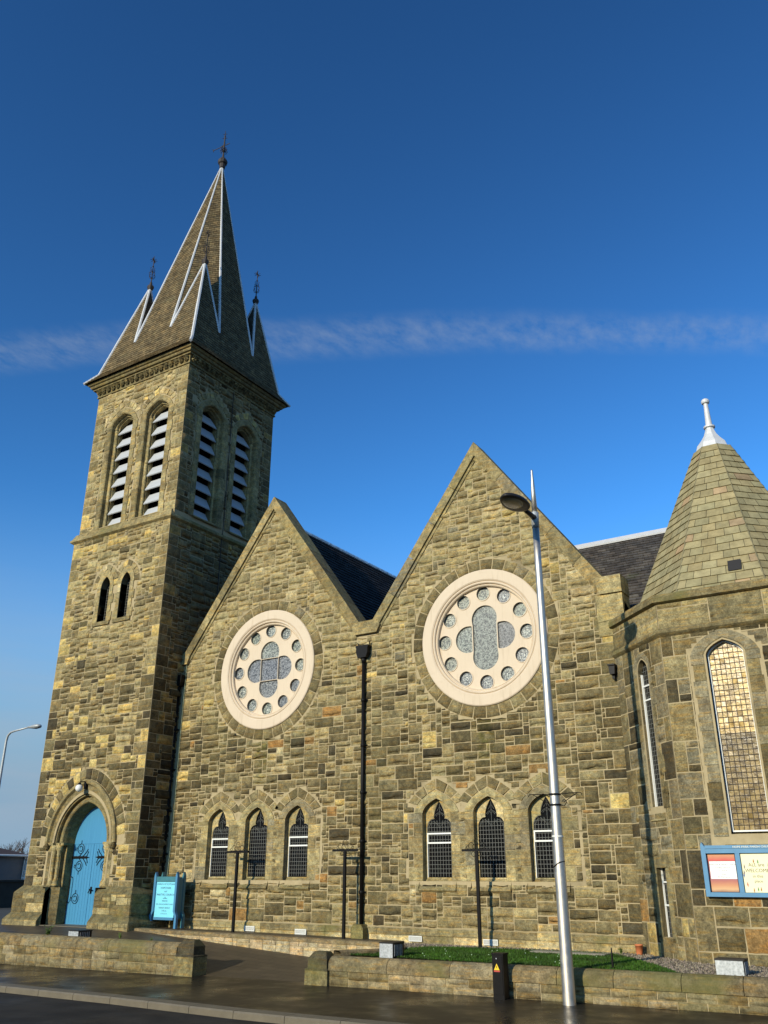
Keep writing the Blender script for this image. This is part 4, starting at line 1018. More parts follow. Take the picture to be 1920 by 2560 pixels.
# ---- cornice ------------------------------------------------------------------------
mb = MB(); rnd = random.Random(31)
skirt(mb, UX0, UX1, UY, UYB, [(0, 22.16), (.07, 22.18), (.07, 22.24), (.04, 22.26), (.13, 22.52), (.22, 22.54), (.22, 22.60), (.30, 22.63), (.33, 22.68), (.33, 22.73), (.40, 22.76), (.44, 22.82), (.44, 22.88), (-.2, 22.9)], OLIVE)
for P, a, b_ in ((UF, UX0-.05, UX1+.05), (UR, UY-.05, UYB+.05), (leftP(UX0), -UYB, -UY)):   # carved leaf frieze
    n = int((b_-a)/.30)
    for i in range(n):
        u = a+(i+.5)*(b_-a)/n
        for (du, dz, s_) in ((-.07, .07, .055), (.06, .08, .05), (0, .18, .07), (-.09, .19, .045), (.09, .17, .05), (.0, .03, .04)):
            h = .10+.10*dz/.2+rnd.uniform(0, .03); q = s_*rnd.uniform(.8, 1.2)
            ce = (u+du, 22.29+dz)
            pts = [P(ce[0]+q*math.cos(w)*rnd.uniform(.8, 1.2), ce[1]+q*1.15*math.sin(w), h-.03) for w in np.linspace(0, 2*math.pi, 7)[:-1]]
            mb.add(pts+[P(ce[0], ce[1]+.01, h+.055)], [(k, (k+1) % 6, 6) for k in range(6)], pick(rnd, [(OLIVE, 1), (DKBR, 1), (MID, 1)]))
mb.build('cornice', M['dressed'], church)

# ---- spire -------------------------------------------------------------------------------
CX, CY = (UX0+UX1)/2, (UY+UYB)/2
ZE, ZK, ZV, ZA = 22.86, 23.45, 24.75, 37.35
AE, AK = 3.42, 2.99
def half(z): return AK*(ZA-z)/(ZA-ZK)
def SP(x, y, z):
    s_ = max(0, (z-ZE)/(ZA-ZE)); return (CX+x+.40*s_, CY+y+.36*s_, z)
apex = SP(0, 0, ZA); Tn = .43; ZP = 28.75
mb = MB(); rnd = random.Random(61)
rot = [lambda x, y: (x, y), lambda x, y: (-y, x), lambda x, y: (-x, -y), lambda x, y: (y, -x)]   # front, right, back, left
def S4(k, x, y, z): a, b_ = rot[k](x, y); return SP(a, b_, z)
lead = []      # lead strips: (a, b, normal side)
pin_parts = [MB() for _ in range(4)]; pin_lead = [[] for _ in range(4)]
hv = half(ZV); hp = half(ZP)
for k in range(4):
    eu = Vector(rot[k](1, 0)+(0,))
    f = dict(row=.15 if k < 2 or k == 3 else .8, wid=.24 if k != 2 else .9, pal=pal_spire, rnd=rnd, lift=.010, thick=.014)
    tiled(mb, [S4(k, -AE, -AE, ZE), S4(k, AE, -AE, ZE), S4(k, AK, -AK, ZK), S4(k, -AK, -AK, ZK)], eu, **f)
    tiled(mb, [S4(k, -AK, -AK, ZK), S4(k, AK, -AK, ZK), S4(k, hv, -hv, ZV), S4(k, -hv, -hv, ZV)], eu, **f)
    tiled(mb, [S4(k, -hv*Tn, -hv, ZV), S4(k, hv*Tn, -hv, ZV), apex], eu, **f)
    # diagonal face to the right of this one
    k2 = (k+1) % 4
    A_, B_ = S4(k, hv*Tn, -hv, ZV), S4(k, hv, -hv*Tn, ZV)
    tiled(mb, [A_, B_, apex], Vector(B_)-Vector(A_), **f)
    lead += [(A_, apex, .0), (B_, apex, .0)]
    # pinnacle at this corner
    C_, Pk = S4(k, hv, -hv, ZV), S4(k, hp, -hp, ZP)
    mid = (Vector(A_)+Vector(B_))/2; ff = .20; Rk = tuple(mid.lerp(Vector(apex), ff)); Rk = (Rk[0], Rk[1], Rk[2])
    pm = pin_parts[k]
    tiled(pm, [A_, C_, Pk], eu, **f)
    eu2 = Vector(rot[k](0, 1)+(0,)); tiled(pm, [C_, B_, Pk], eu2, **f)
    pm.add([A_, Pk, Rk, B_], [(0, 1, 2), (1, 3, 2)], (.07, .062, .045))
    pin_lead[k] += [(A_, Pk), (B_, Pk), (C_, Pk), (Pk, Rk)]
    lead += [(C_, S4(k, AK, -AK, ZK), 0), (S4(k, AK, -AK, ZK), S4(k, AE, -AE, ZE), 0)]
spire = mb.build('spire', M['slate'], church)
def strip(mb, a, b_, w=.055, taper=1.0, n=6):
    a, b_ = Vector(a), Vector(b_)
    pts = [a.lerp(b_, i/n) for i in range(n+1)]
    mb.tube(pts, [w*(1+(taper-1)*i/n)*(1 if i % 2 else .92) for i in range(n+1)], 6)
mb = MB()
for a, b_, _ in lead: strip(mb, a, b_, .072, .55 if abs(b_[2]-ZA) < .01 else 1.0, 9)
mb.build('lead_flashing', M['lead'], spire)
for k in range(4):
    po = pin_parts[k].build('pinnacle', M['slate'], church)
    mb = MB()
    for i, (a, b_) in enumerate(pin_lead[k]): strip(mb, a, b_, .075 if i < 3 else .05, .8)
    mb.build('lead_flashing', M['lead'], po)
    mb = MB(); a = Vector(S4(k, hp, -hp, ZP)); x, y, z = a
    mb.lathe([(.12, -.15), (.17, 0), (.16, .08), (.08, .12), (.06, .3), (.028, .36), (.022, 1.25), (.05, 1.29), (.02, 1.34), (.012, 1.95)], (x, y, z), 8)
    for w in range(3):
        th = w*math.pi/3; d = Vector((math.cos(th), math.sin(th), 0))
        mb.tube([a+d*-.18+Vector((0, 0, 1.68)), a+d*.18+Vector((0, 0, 1.68))], .014, 4); mb.tube([a+d*-.12+Vector((0, 0, 1.80)), a+d*.12+Vector((0, 0, 1.56))], .013, 4)
    for s_ in (-1, 1):
        for (vx, vy) in ((1, 0), (0, 1)):
            mb.tube([a+Vector((s_*vx*q, s_*vy*q, zz)) for q, zz in ((.02, .55), (.13, .62), (.20, .78), (.15, .88), (.08, .82))], .016, 4)
            mb.tube([a+Vector((s_*vx*q, s_*vy*q, zz)) for q, zz in ((.02, .95), (.10, 1.0), (.15, 1.12), (.10, 1.18))], .014, 4)
    mb.build('finial', M['rusty'], po)
mb = MB(); a = Vector(apex)
mb.lathe([(.10, -.3), (.15, -.25), (.17, .0), (.24, .06), (.27, .18), (.24, .28), (.17, .32), (.15, .42), (.06, .52), (.045, .9), (.09, .95), (.05, 1.02), (.035, 2.0), (.05, 2.04), (.02, 2.12), (.014, 2.42)], apex, 10, (1, 1, 1))
for i, (z, L) in enumerate(((.95, .20), (1.12, .17))):
    for w in range(8): th = w*math.pi/4; mb.tube([a+Vector((math.cos(th)*q, math.sin(th)*q, z+zz)) for q, zz in ((.03, 0), (L*.7, .06), (L, .0), (L*.8, -.08))], .018, 4)
mb.tube([a+Vector((-.62, -.18, 1.18)), a+Vector((.30, .10, 1.46))], .02, 5); mb.tube([a+Vector((-.66, -.19, 1.30)), a+Vector((-.60, -.17, 1.08))], .022, 4)
mb.tube([a+Vector((-.40, .16, 1.62)), a+Vector((.10, -.04, 1.42))], .02, 5); mb.tube([a+Vector((.12, .06, 1.9)), a+Vector((-.12, -.06, 1.9))], .02, 4); mb.tube([a+Vector((.1, .05, 2.2)), a+Vector((-.1, -.05, 2.2))], .018, 4)
mb.build('finial', M['rusty'], spire)

# ---- apse ---------------------------------------------------------------------------------
AYF = -1.78; AXL, AXR = -5.79, -2.77; AXE = -1.0
P45 = lineP((-7.57, 0), (1, -1)); L45 = 1.78*math.sqrt(2); PAF = frontP(AYF); PAR = lineP((AXR, AYF), (1, 1))
AW = (-4.28, .385, 2.60, 6.72, .28)         # big window: centre, half width, sill, spring, rise
LWc, LWh = 1.45, .235
mb = MB(); rnd = random.Random(101)
hw_big = opening(.44, 2.55, 6.74, .33, 6, AW[0]); h_l = opening(.28, 3.26, 6.62, .36, 5, LWc); h_r = rect(1.05, 1.50, .30, 1.84)
plate(mb, P45, rect(0, L45, -.6, 8.2), [h_l, h_r], .012, .36, mat=1, outer_side=False)
plate(mb, PAF, rect(AXL, AXR, -.6, 8.2), [hw_big], .012, .36, mat=1, outer_side=False)
plate(mb, PAR, rect(0, L45, -.6, 8.2), [], .012, mat=1)
kp = mk([opening(.80, 2.25, 6.74, .6, 6, AW[0])])
rubble(mb, PAF, AXL, AXR, -.3, 7.40, pal_apse, rnd, kp, (.35, .35), unit=(.15, .205), relief=.022, wmax=7, hmax=2, qpal=pal_apse, qh=3)
rubble(mb, P45, 0, L45, -.3, 7.40, pal_apse, rnd, mk([opening(.36, 3.1, 6.62, .45, 5, LWc), rect(.98, 1.57, .22, 1.92)]), (.3, .4), unit=(.14, .205), relief=.024, wmax=6, hmax=2, qpal=pal_apse, qh=3)
rubble(mb, PAR, 0, L45, -.3, 7.40, pal_apse, rnd, None, (.4, 0), unit=(.16, .13), relief=.018, qpal=pal_apse, qh=3)
for P, a, b_ in ((PAF, AXL, AXR), (P45, 0, L45), (PAR, 0, L45)):
    rubble(mb, P, a, b_, 7.52, 8.2, pal_apse, rnd, None, unit=(.22, .17), relief=.012, wmax=6, hmax=4, course=4 if False else False)
apse = mb.build('apse_wall', [M['stone'], M['mortar']], church, True)
def bay_path(o):
    """plan of the bay pushed out by o, from the nave wall round to the nave wall"""
    k = math.tan(R(22.5)); 
    return [(-7.57-o*(math.sqrt(2)-1)-.0, .02-o), (AXL-o*k, AYF-o), (AXR+o*k, AYF-o), (AXR+1.8+o*(math.sqrt(2)-1), .02-o)]
def bay_mould(mb, prof, col):
    mb.loft([[(x, y, z) for x, y in bay_path(o)] for o, z in prof], None, col)
mb = MB(); bay_mould(mb, [(.0, 7.30), (.08, 7.36), (.12, 7.40), (.12, 7.46), (.06, 7.53), (.0, 7.54), (-.02, 7.54)], OLIVE); mb.build('string_course', M['mossy'], church)
mb = MB(); bay_mould(mb, [(.0, 8.18), (.06, 8.19), (.13, 8.22), (.14, 8.34), (.10, 8.42), (-.02, 8.46), (-.30, 8.44), (-.34, 8.1)], OLIVE); mb.build('parapet_coping', M['mossy'], church)
# roof of stone slabs
RCX, RCY, RZ0, RZ1, RAP = -4.22, 1.30, 8.40, 14.76, 2.72
def rp(i, z):
    ap = RAP*(RZ1-z)/(RZ1-RZ0); rr_ = ap/math.cos(R(22.5)); th = R(-90+22.5+45*i); s_ = (z-RZ0)/(RZ1-RZ0)
    return (RCX+rr_*math.cos(th)-.10*s_, RCY+rr_*math.sin(th), z)
ZC = 13.55
mb = MB(); rnd = random.Random(71)
for i in range(8):
    a, b_, c2, d = rp(i-1, RZ0), rp(i, RZ0), rp(i, ZC), rp(i-1, ZC)
    tiled(mb, [a, b_, c2, d], Vector(b_)-Vector(a), row=.262, wid=.40, pal=pal_slab, rnd=rnd, lift=.014, thick=.020)
ar = mb.build('apse_roof', M['tile'], church)
mb = MB()
for i in range(8): mb.tube([Vector(rp(i, RZ0)), Vector(rp(i, ZC))], [.03, .02], 5, (.2, .175, .1))
mb.build('hip_joint', M['tile'], ar)
mb = MB(); cx_, cy_ = RCX-.1*.9, RCY
rows = []
for (r_, z) in ((.535, ZC-.02), (.44, 13.76), (.30, 13.94), (.20, 14.10), (.135, 14.28), (.115, 14.36)): rows.append([(cx_+r_*math.cos(R(-67.5+45*i)), cy_+r_*math.sin(R(-67.5+45*i)), z-(.09 if (r_ > .5) else 0)) for i in range(8)])
mb.loft(rows, None, (1, 1, 1), 0, True)
mb.lathe([(.12, 14.34), (.17, 14.36), (.17, 14.41), (.12, 14.43), (.10, 14.46), (.07, 15.10), (.065, 15.20), (.11, 15.22), (.125, 15.26), (.125, 15.30), (.10, 15.35), (.04, 15.39), (0, 15.40)], (cx_, cy_, 0), 14)
mb.build('lead_cap', M['lead'], ar, False)
mb = MB(); mb.add([tuple(Vector(rp(-1, 8.95)).lerp(Vector(rp(0, 8.95)), q)+Vector((0, -.06, dz))) for q, dz in ((.62, 0), (.78, 0), (.78, .3), (.62, .3))], [(0, 1, 2, 3)]); mb.v = [(x, y+ (.1 if z > 9.1 else 0), z) for x, y, z in mb.v]; mb.build('roof_vent', M['darkgrey'], ar)
# big window of the apse
def apse_window():
    mb = MB(); rnd = random.Random(8); c_ = AW[0]; P = PAF
    ai = arch(.44, 6.74, .33, 6, c_); ao = arch(.81, 6.74, .62, 6, c_)
    mb.loft([[P(u, v, -.3) for u, v in ai], [P(u, v, -.02) for u, v in ai], [P(u, v, .035) for u, v in arch(.52, 6.74, .40, 6, c_)], [P(u, v, .035) for u, v in ao], [P(u, v, -.01) for u, v in ao]], None, GREYB)
    for sg in (-1, 1):
        z = 2.5; k = 0
        while z < 6.73:
            hz = min(.40, 6.74-z); wd = .78 if k % 2 else .82; c2 = pick(rnd, [(GREYB, 3), (OLIVE, 2), (DKBR, 1)])
            l = [(wd, -.01), (wd, .03), (.52, .03), (.44, -.02), (.44, -.3)]
            r_ = [[P(c_+sg*a, z+.004, h), P(c_+sg*a, z+hz-.004, h)] for a, h in l]; mb.loft(r_ if sg < 0 else [q[::-1] for q in r_], None, c2); z += hz; k += 1
    mb.loft([[P(c_-.62, 2.27, .0), P(c_+.62, 2.27, .0)], [P(c_-.62, 2.29, .05), P(c_+.62, 2.29, .05)], [P(c_-.5, 2.60, -.25), P(c_+.5, 2.60, -.25)]], None, OLIVE)
    w = mb.build('apse_window', M['dressed'], church)
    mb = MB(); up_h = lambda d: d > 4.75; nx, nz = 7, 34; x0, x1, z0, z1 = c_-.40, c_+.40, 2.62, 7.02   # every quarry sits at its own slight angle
    for i in range(nx):
        for k in range(nz):
            a, b_ = x0+(x1-x0)*i/nx, x0+(x1-x0)*(i+1)/nx; d, e_ = z0+(z1-z0)*k/nz, z0+(z1-z0)*(k+1)/nz
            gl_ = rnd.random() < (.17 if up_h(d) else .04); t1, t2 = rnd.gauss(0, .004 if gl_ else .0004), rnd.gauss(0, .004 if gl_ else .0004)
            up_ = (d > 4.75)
            tone = rnd.uniform(.92, 1.08)*(1.9 if up_ else .85); tone *= (.75 if (4.35 < d < 4.7) else 1)  # reflection put into the glass colour: upper panes lightened, lower ones darkened
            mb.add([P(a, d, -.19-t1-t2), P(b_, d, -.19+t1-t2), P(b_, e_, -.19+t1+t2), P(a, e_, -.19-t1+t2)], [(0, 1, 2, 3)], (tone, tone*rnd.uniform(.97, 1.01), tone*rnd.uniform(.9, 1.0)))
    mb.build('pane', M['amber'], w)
    mb = MB()
    for i in range(1, nx): x = x0+(x1-x0)*i/nx; mb.box((x-.0045, AYF+.168, z0), (x+.0045, AYF+.178, z1))
    for k in range(1, nz): z = z0+(z1-z0)*k/nz; mb.box((x0, AYF+.169, z-.004), (x1, AYF+.179, z+.004))
    mb.build('lead_lattice', M['rusty'], w)
    mb = MB()
    edge = opening(.44, 2.60, 6.74, .33, 6, c_); inn = opening(.405, 2.635, 6.73, .30, 6, c_)
    mb.loft([[P(u, v, -.13) for u, v in edge], [P(u, v, -.13) for u, v in inn], [P(u, v, -.2) for u, v in inn]][::-1], None, (1, 1, 1), 0, True); mb.build('frame', M['whiteframe'], w)
apse_window()
def bay_lancet():
    mb = MB(); rnd = random.Random(18); c_ = LWc; P = P45
    ai = arch(.28, 6.62, .36, 5, c_); ao = arch(.47, 6.62, .56, 5, c_)
    mb.loft([[P(u, v, -.3) for u, v in ai], [P(u, v, -.01) for u, v in ai], [P(u, v, .035) for u, v in arch(.34, 6.62, .43, 5, c_)], [P(u, v, .035) for u, v in ao], [P(u, v, -.01) for u, v in ao]], None, GREYB)
    for sg in (-1, 1):
        z = 3.2; k = 0
        while z < 6.61:
            hz = min(.42, 6.62-z); wd = .46 if k % 2 else .60; c2 = pick(rnd, [(GREYB, 3), (OLIVE, 2), (DKBR, 1)])
            l = [(wd, -.01), (wd, .03), (.33, .03), (.28, -.01), (.28, -.3)]
            r_ = [[P(c_+sg*a, z+.004, h), P(c_+sg*a, z+hz-.004, h)] for a, h in l]; mb.loft(r_ if sg < 0 else [q[::-1] for q in r_], None, c2); z += hz; k += 1
    mb.loft([[P(c_-.36, 2.90, .0), P(c_+.36, 2.90, .0)], [P(c_-.36, 2.93, .05), P(c_+.36, 2.93, .05)], [P(c_-.3, 3.28, -.2), P(c_+.3, 3.28, -.2)]], None, MID)
    w = mb.build('lancet_window', M['dressed'], church)
    mb = MB(); plate(mb, P, opening(.285, 3.2, 6.62, .37, 5, c_), [], -.14); mb.build('pane', M['glass'], w)
    mb = MB()
    for i in (-2, -1, 0, 1, 2): mb.prism(rect(c_+i*.09-.006, c_+i*.09+.006, 3.28, 6.85), P, -.135, -.128)
    for k in range(31): z = 3.36+k*.115; mb.prism(rect(c_-.27, c_+.27, z-.006, z+.006), P, -.1345, -.1275)
    mb.build('lead_lattice', M['came'], w)
    mb = MB(); mb.prism(rect(c_-.28, c_-.235, 3.26, 6.62), P, -.13, -.08); mb.prism(rect(c_+.25, c_+.28, 3.26, 6.62), P, -.13, -.08)
    for z in (5.93, 6.30): mb.prism(rect(c_-.234, c_+.249, z-.02, z+.02), P, -.13, -.09)
    mb.build('frame', M['whiteframe'], w)
    mb = MB(); c_ = 1.275    # low light
    for a, b_, d, e_ in ((c_-.42, c_-.225, .2, 1.84), (c_+.225, c_+.42, .2, 1.84), (c_-.45, c_+.45, 1.845, 2.15), (c_-.38, c_+.38, -.02, .295)): mb.prism(rect(a, b_, d, e_), P, -.28, .03, pick(rnd, [(MID, 1), (OLIVE, 1)]))
    w = mb.build('cellar_window', M['dressed'], church)
    mb = MB(); plate(mb, P, rect(c_-.23, c_+.23, .28, 1.85), [], -.14); mb.build('pane', M['glass'], w)
    mb = MB(); mb.prism(rect(c_-.225, c_-.19, .3, 1.84), P, -.135, -.1); mb.prism(rect(c_-.189, c_+.225, 1.5, 1.54), P, -.135, -.1); mb.prism(rect(c_-.189, c_+.225, .98, 1.02), P, -.135, -.1); mb.build('frame', M['whiteframe'], w)
    mb = MB()
    for i in (-1, 0, 1): mb.prism(rect(c_+i*.1-.005, c_+i*.1+.005, .3, 1.84), P, -.138, -.128)
    for k in range(12): z = .38+k*.12; mb.prism(rect(c_-.2, c_+.2, z-.005, z+.005), P, -.1375, -.1285)
    mb.build('lead_lattice', M['came'], w)
bay_lancet()

# ================================================================== GROUND
def zp(x): return -.9+(x+24)*.009
def yk(x):
    """kerb line"""
    pts = [(-90, -6.2), (-40, -7.8), (-21.7, -8.25), (-17, -8.45), (-12.9, -8.8), (-9.5, -8.85), (60, -9.2)]
    for (a, b_), (c2, d) in zip(pts, pts[1:]):
        if a <= x <= c2: return b_+(d-b_)*(x-a)/(c2-a)
    return -9
XS = [-90, -60, -40, -30, -24, -21.7, -19, -17, -15, -12.9, -11, -9.5, -5, 0, 10, 30, 60]
def sheet(name, rows, m_, **kw):
    mb = MB(); mb.loft(rows); o = mb.build(name, m_); tag(o, kind='structure'); return o
sheet('ground', [[(-900, -900, -3.0), (900, -900, -3.0)], [(-900, 900, -3.0), (900, 900, -3.0)]], M['farground'])
sheet('pavement', [[(x, yk(x), zp(x)) for x in XS], [(x, -4.3, zp(x)) for x in XS]], M['paving'])
sheet('road', [[(x, -70, zp(x)-.13) for x in XS], [(x, yk(x)-.35, zp(x)-.13) for x in XS]], M['asphalt'])
mb = MB(); rnd = random.Random(4); x = -90
while x < 60:
    x2 = x+(1.3 if -30 < x < 5 else 4); a, b_ = x+.006, x2-.006; col = (1, 1, 1)
    def kr(xx): return [(xx, yk(xx)-.37, zp(xx)-.2), (xx, yk(xx)-.37, zp(xx)-.02), (xx, yk(xx)-.35, zp(xx)+.008), (xx, yk(xx)+.02, zp(xx)+.010)]
    mb.loft([kr(a), kr(b_)][::-1]); x = x2
o = mb.build('kerb', M['kerb']); tag(o, kind='structure')
# lawn level to the right, terrace by the wall, sloping forecourt by the tower
def zf(x, y):
    A = 0 if x <= -24.6 else max(-.60, -.064*(x+24.6)); B = -.30 if x < -27 else max(-.885, -.30-(x+27)*.068)
    B = min(B, A) if x < -18 else B
    f_ = min(1, max(0, (-1.5-y)/3.1)); return A+(B-A)*f_
fx = [-60, -40, -33, -30, -27, -24.6, -23, -21.5, -20, -18.8, -18, -17, -16, -15, -14, -13.2]
rows = []
for y in (-4.5, -3.9, -3.2, -2.6, -2.0, -1.45): rows.append([(x, y, zf(x, y)) for x in fx])
sheet('forecourt', rows, M['setts'])
sheet('side_ground', [[(-60, -1.46, -.012), (-24.6, -1.46, -.012)], [(-60, 25, -.2), (-24.6, 25, -.2)]], M['farground'])
ARC = [(-14.9+1.55*math.cos(w), -2.98+1.42*math.sin(w)) for w in np.linspace(math.pi/2, -.75, 13)]
path = [(-24.6, -1.56), (-22, -1.56), (-19, -1.56), (-17, -1.56)]+ARC+[(-13.98, -4.42)]
sheet('terrace', [[(-24.7, -1.5, -.005), (-19, -1.5, -.03), (-14.6, -1.5, -.06)], [(-24.7, .05, -.01), (-19, .05, -.05), (-14.6, .05, -.10)]], M['setts'])
mb = MB(); LP = [(-14.6, -1.5), (-14.55, .05), (-7.6, .05), (-4, -1.6), (3, -1.6), (3, -4.3), (-13.9, -4.3)]+[(x+.0, y) for x, y in ARC[::-1]]
LZ = -.15
plate(mb, lambda u, v, h: (u, v, LZ), LP, [], 0); o = mb.build('gravel_bed', M['gravelbed']); tag(o, kind='structure')
LAWN = [(-13.6, -4.3), (-5.55, -4.3), (-5.75, -4.0), (-6.6, -2.6), (-8.0, -.75), (-8.6, -.55), (-10.5, -.62), (-12.3, -.78), (-13.2, -1.15)]+[(x+.12, y) for x, y in ARC[5:]]
mb = MB(); plate(mb, lambda u, v, h: (u, v, LZ+.012), LAWN, [], 0); o = mb.build('lawn_soil', M['turf']); tag(o, kind='structure')
mb = MB(); rnd = random.Random(6); n = 0
while n < 26000:
    x, y = rnd.uniform(-13.7, -5.3), rnd.uniform(-4.3, -.5)
    if not inpoly(x, y, LAWN): continue
    n += 1; h = rnd.uniform(.02, .05)*(1.2 if rnd.random() < .05 else 1); a = rnd.uniform(0, 6.28); w = .012; dx, dy = math.cos(a)*w, math.sin(a)*w; lx, ly = rnd.gauss(0, .018), rnd.gauss(0, .018); t_ = rnd.uniform(.65, 1.3)
    mb.add([(x-dx, y-dy, LZ), (x+dx, y+dy, LZ), (x+lx, y+ly, LZ+.012+h)], [(0, 1, 2)], (t_*rnd.uniform(.8, 1.2), t_, t_*.9))
for _ in range(30):
    x, y = rnd.uniform(-13.4, -6), rnd.uniform(-4.2, -.8)
    if inpoly(x, y, LAWN): mb.add([(x-.010, y, LZ+.055), (x+.010, y, LZ+.055), (x+.008, y+.01, LZ+.07), (x-.008, y+.01, LZ+.07)], [(0, 1, 2, 3)], (9, 5, 40))
o = mb.build('lawn', M['blade']); tag(o, 'short green lawn dotted with daisies between the kerb wall and the church', 'grass', kind='stuff')
mb = MB(); n = 0
while n < 5000:
    x, y = rnd.uniform(-14.5, -2.9), rnd.uniform(-4.3, -.02)
    if inpoly(x, y, LAWN) or not inpoly(x, y, LP): continue
    n += 1; r_ = rnd.uniform(.012, .034); k = rnd.uniform(.07, .30); c_ = (k, k*rnd.uniform(.76, .86), k*rnd.uniform(.50, .64)); a = rnd.uniform(0, 1)
    mb.add([(x+r_*math.cos(a+w), y+r_*math.sin(a+w), LZ) for w in (0, 1.57, 3.14, 4.71)]+[(x, y, LZ+r_*1.1)], [(i, (i+1) % 4, 4) for i in range(4)], c_)
o = mb.build('gravel', M['pebble']); tag(o, 'pinkish gravel strip along the foot of the church wall', 'gravel', kind='stuff')
mb = MB(); mb.box((-10.1, -1.35, LZ), (-8.15, -.98, LZ+.05)); tag(mb.build('paving_slab', M['concrete']), 'flat pale slab lying in the grass near the foot of the church wall', 'slab')

# ---- low retaining wall along the ramp -----------------------------------------------------
ramp = empty('retaining_wall', (-18, -1.6, 0)); tag(ramp, 'low pale pinkish ashlar wall that curves round the sunken forecourt', 'wall')
mb = MB(); cp = MB(); rnd = random.Random(14)
def offs(pth, d):
    o_ = []
    for i, p in enumerate(pth):
        a = Vector(pth[max(i-1, 0)]); b_ = Vector(pth[min(i+1, len(pth)-1)]); t_ = (b_-a).normalized(); o_.append((p[0]+t_.y*d, p[1]-t_.x*d))
    return o_
ztop = lambda x: .03 if x < -24 else .03-(x+24.6)*.0075
inn, ouu = offs(path, .0), offs(path, -.28); ci, co = offs(path, .03), offs(path, -.31)
mb.loft([[(x, y, -.95) for x, y in inn], [(x, y, ztop(x)-.1) for x, y in inn]], None, (.2, .15, .09), 1)
mb.loft([[(x, y, -.95) for x, y in ouu], [(x, y, ztop(x)-.1) for x, y in ouu]][::-1], None, (.2, .15, .09), 1)
cum = [0]
for i in range(1, len(path)): cum.append(cum[-1]+math.dist(path[i], path[i-1]))
def along(s_):
    for i in range(1, len(path)):
        if s_ <= cum[i] or i == len(path)-1:
            f_ = (s_-cum[i-1])/(cum[i]-cum[i-1]); a, b_ = path[i-1], path[i]; t_ = Vector((b_[0]-a[0], b_[1]-a[1])).normalized()
            return (a[0]+(b_[0]-a[0])*f_, a[1]+(b_[1]-a[1])*f_, t_.y, -t_.x)
PRamp = lambda u, v, h: (lambda q: (q[0]+q[2]*h, q[1]+q[3]*h, v+ztop(q[0])))(along(u))
rubble(mb, PRamp, 0, cum[-1], -.85, -.11, pal_plain((.36, .285, .17), (.42, .33, .20), (.32, .25, .145), (.35, .295, .18)), rnd, None, unit=(.17, .15), relief=.016, wmax=6, hmax=2, cell=.3)
mb.build('wall_face', [M['dressed'], M['mortar']], ramp)
pr = [(ci, -.11), (ci, -.02), (offs(path, -.02), .0), (offs(path, -.26), .0), (co, -.02), (co, -.11)]
cp.loft([[(x, y, ztop(x)+z) for x, y in l] for l, z in pr], None, (.2, .155, .085)); cp.build('coping', M['dressed'], ramp)

# ---- walls along the pavement ----------------------------------------------------------------
def street_wall(name, xa, xb, pier_at, top, label, seed):
    root = empty(name, ((xa+xb)/2, -4.5, zp((xa+xb)/2))); tag(root, label, 'wall', 'low sandstone walls along the pavement')
    yf = -4.65; P = frontP(yf); mb = MB(); rnd = random.Random(seed)
    ct = lambda x: top(x)-.32
    mb.loft([[P(x, zp(x)-.1, 0) for x in np.linspace(xa, xb, 9)], [P(x, ct(x)+.02, 0) for x in np.linspace(xa, xb, 9)]], None, (1, 1, 1), 1)
    mb.loft([[(x, yf+.36, zp(x)-.1) for x in np.linspace(xa, xb, 9)], [(x, yf+.36, ct(x)+.02) for x in np.linspace(xa, xb, 9)]][::-1], None, (1, 1, 1), 1)
    PP = lambda u, v, h: (u, yf-h, zp(u)-.02+v*(ct(u)-zp(u)+.02))
    rubble(mb, PP, xa, xb, 0, 1, pal_plain((.18, .145, .075), (.215, .175, .095), (.155, .125, .062), (.25, .205, .12), (.195, .16, .085)), rnd, None, unit=(.19, .5), relief=.018, wmax=8, hmax=1, cell=.25)
    mb.build('wall_face', [M['dressed'], M['mortar']], root, True)
    mb = MB(); x = xa
    while x < xb-.05:
        x2 = min(xb, x+rnd.uniform(1.1, 1.9)); a, b_ = x+.007, x2-.007; col = pick(rnd, [((.20, .16, .085), 2), ((.175, .14, .075), 2), ((.225, .185, .105), 1)])
        def sec(xx): 
            z0 = ct(xx); return [(xx, yf+.02, z0), (xx, yf-.05, z0), (xx, yf-.055, z0+.13), (xx, yf-.03, z0+.21), (xx, yf+.03, z0+.275), (xx, yf+.11, z0+.31), (xx, yf+.20, z0+.315), (xx, yf+.33, z0+.27), (xx, yf+.40, z0+.18), (xx, yf+.41, z0)]
        s1, s2 = sec(a), sec(b_); mb.loft([s1, s2], None, col); mb.add(s1, [tuple(range(10))], col); mb.add(s2, [tuple(range(9, -1, -1))], col); x = x2
    mb.build('coping', M['mossy'], root, False)
    # end pier with a canted cap
    px0, px1 = pier_at; z0 = zp(px0)-.05; mb = MB(); y0, y1 = yf-.10, yf+.44
    zt = top((px0+px1)/2)+.08; zn = zt-.42
    mb.loft([[(px0, y0, z0), (px1, y0, z0), (px1, y1, z0), (px0, y1, z0)], [(px0, y0, zn), (px1, y0, zn), (px1, y1, zn), (px0, y1, zn)]], None, (.19, .16, .075), 0, True)
    q = .05
    def rc(o, z): return [(px0+o, y0+o, z), (px1-o, y0+o, z), (px1-o, y1-o, z), (px0+o, y1-o, z)]
    mb.loft([rc(.0, zn), rc(-.005, zn+.03), rc(.05, zn+.06), rc(.05, zn+.26), rc(.15, zn+.40), rc(.17, zn+.42)], None, (.07, .06, .036), 0, True)
    mb.add(rc(.17, zn+.42), [(0, 1, 2, 3)], (.07, .06, .036))
    mb.build('pier', M['mossy'], root)
    return root
street_wall('street_wall', -40, -19.06, (-19.08, -18.38), lambda x: -.05, 'left low sandstone wall in front of the tower, ending in a dark capped pier', 50)
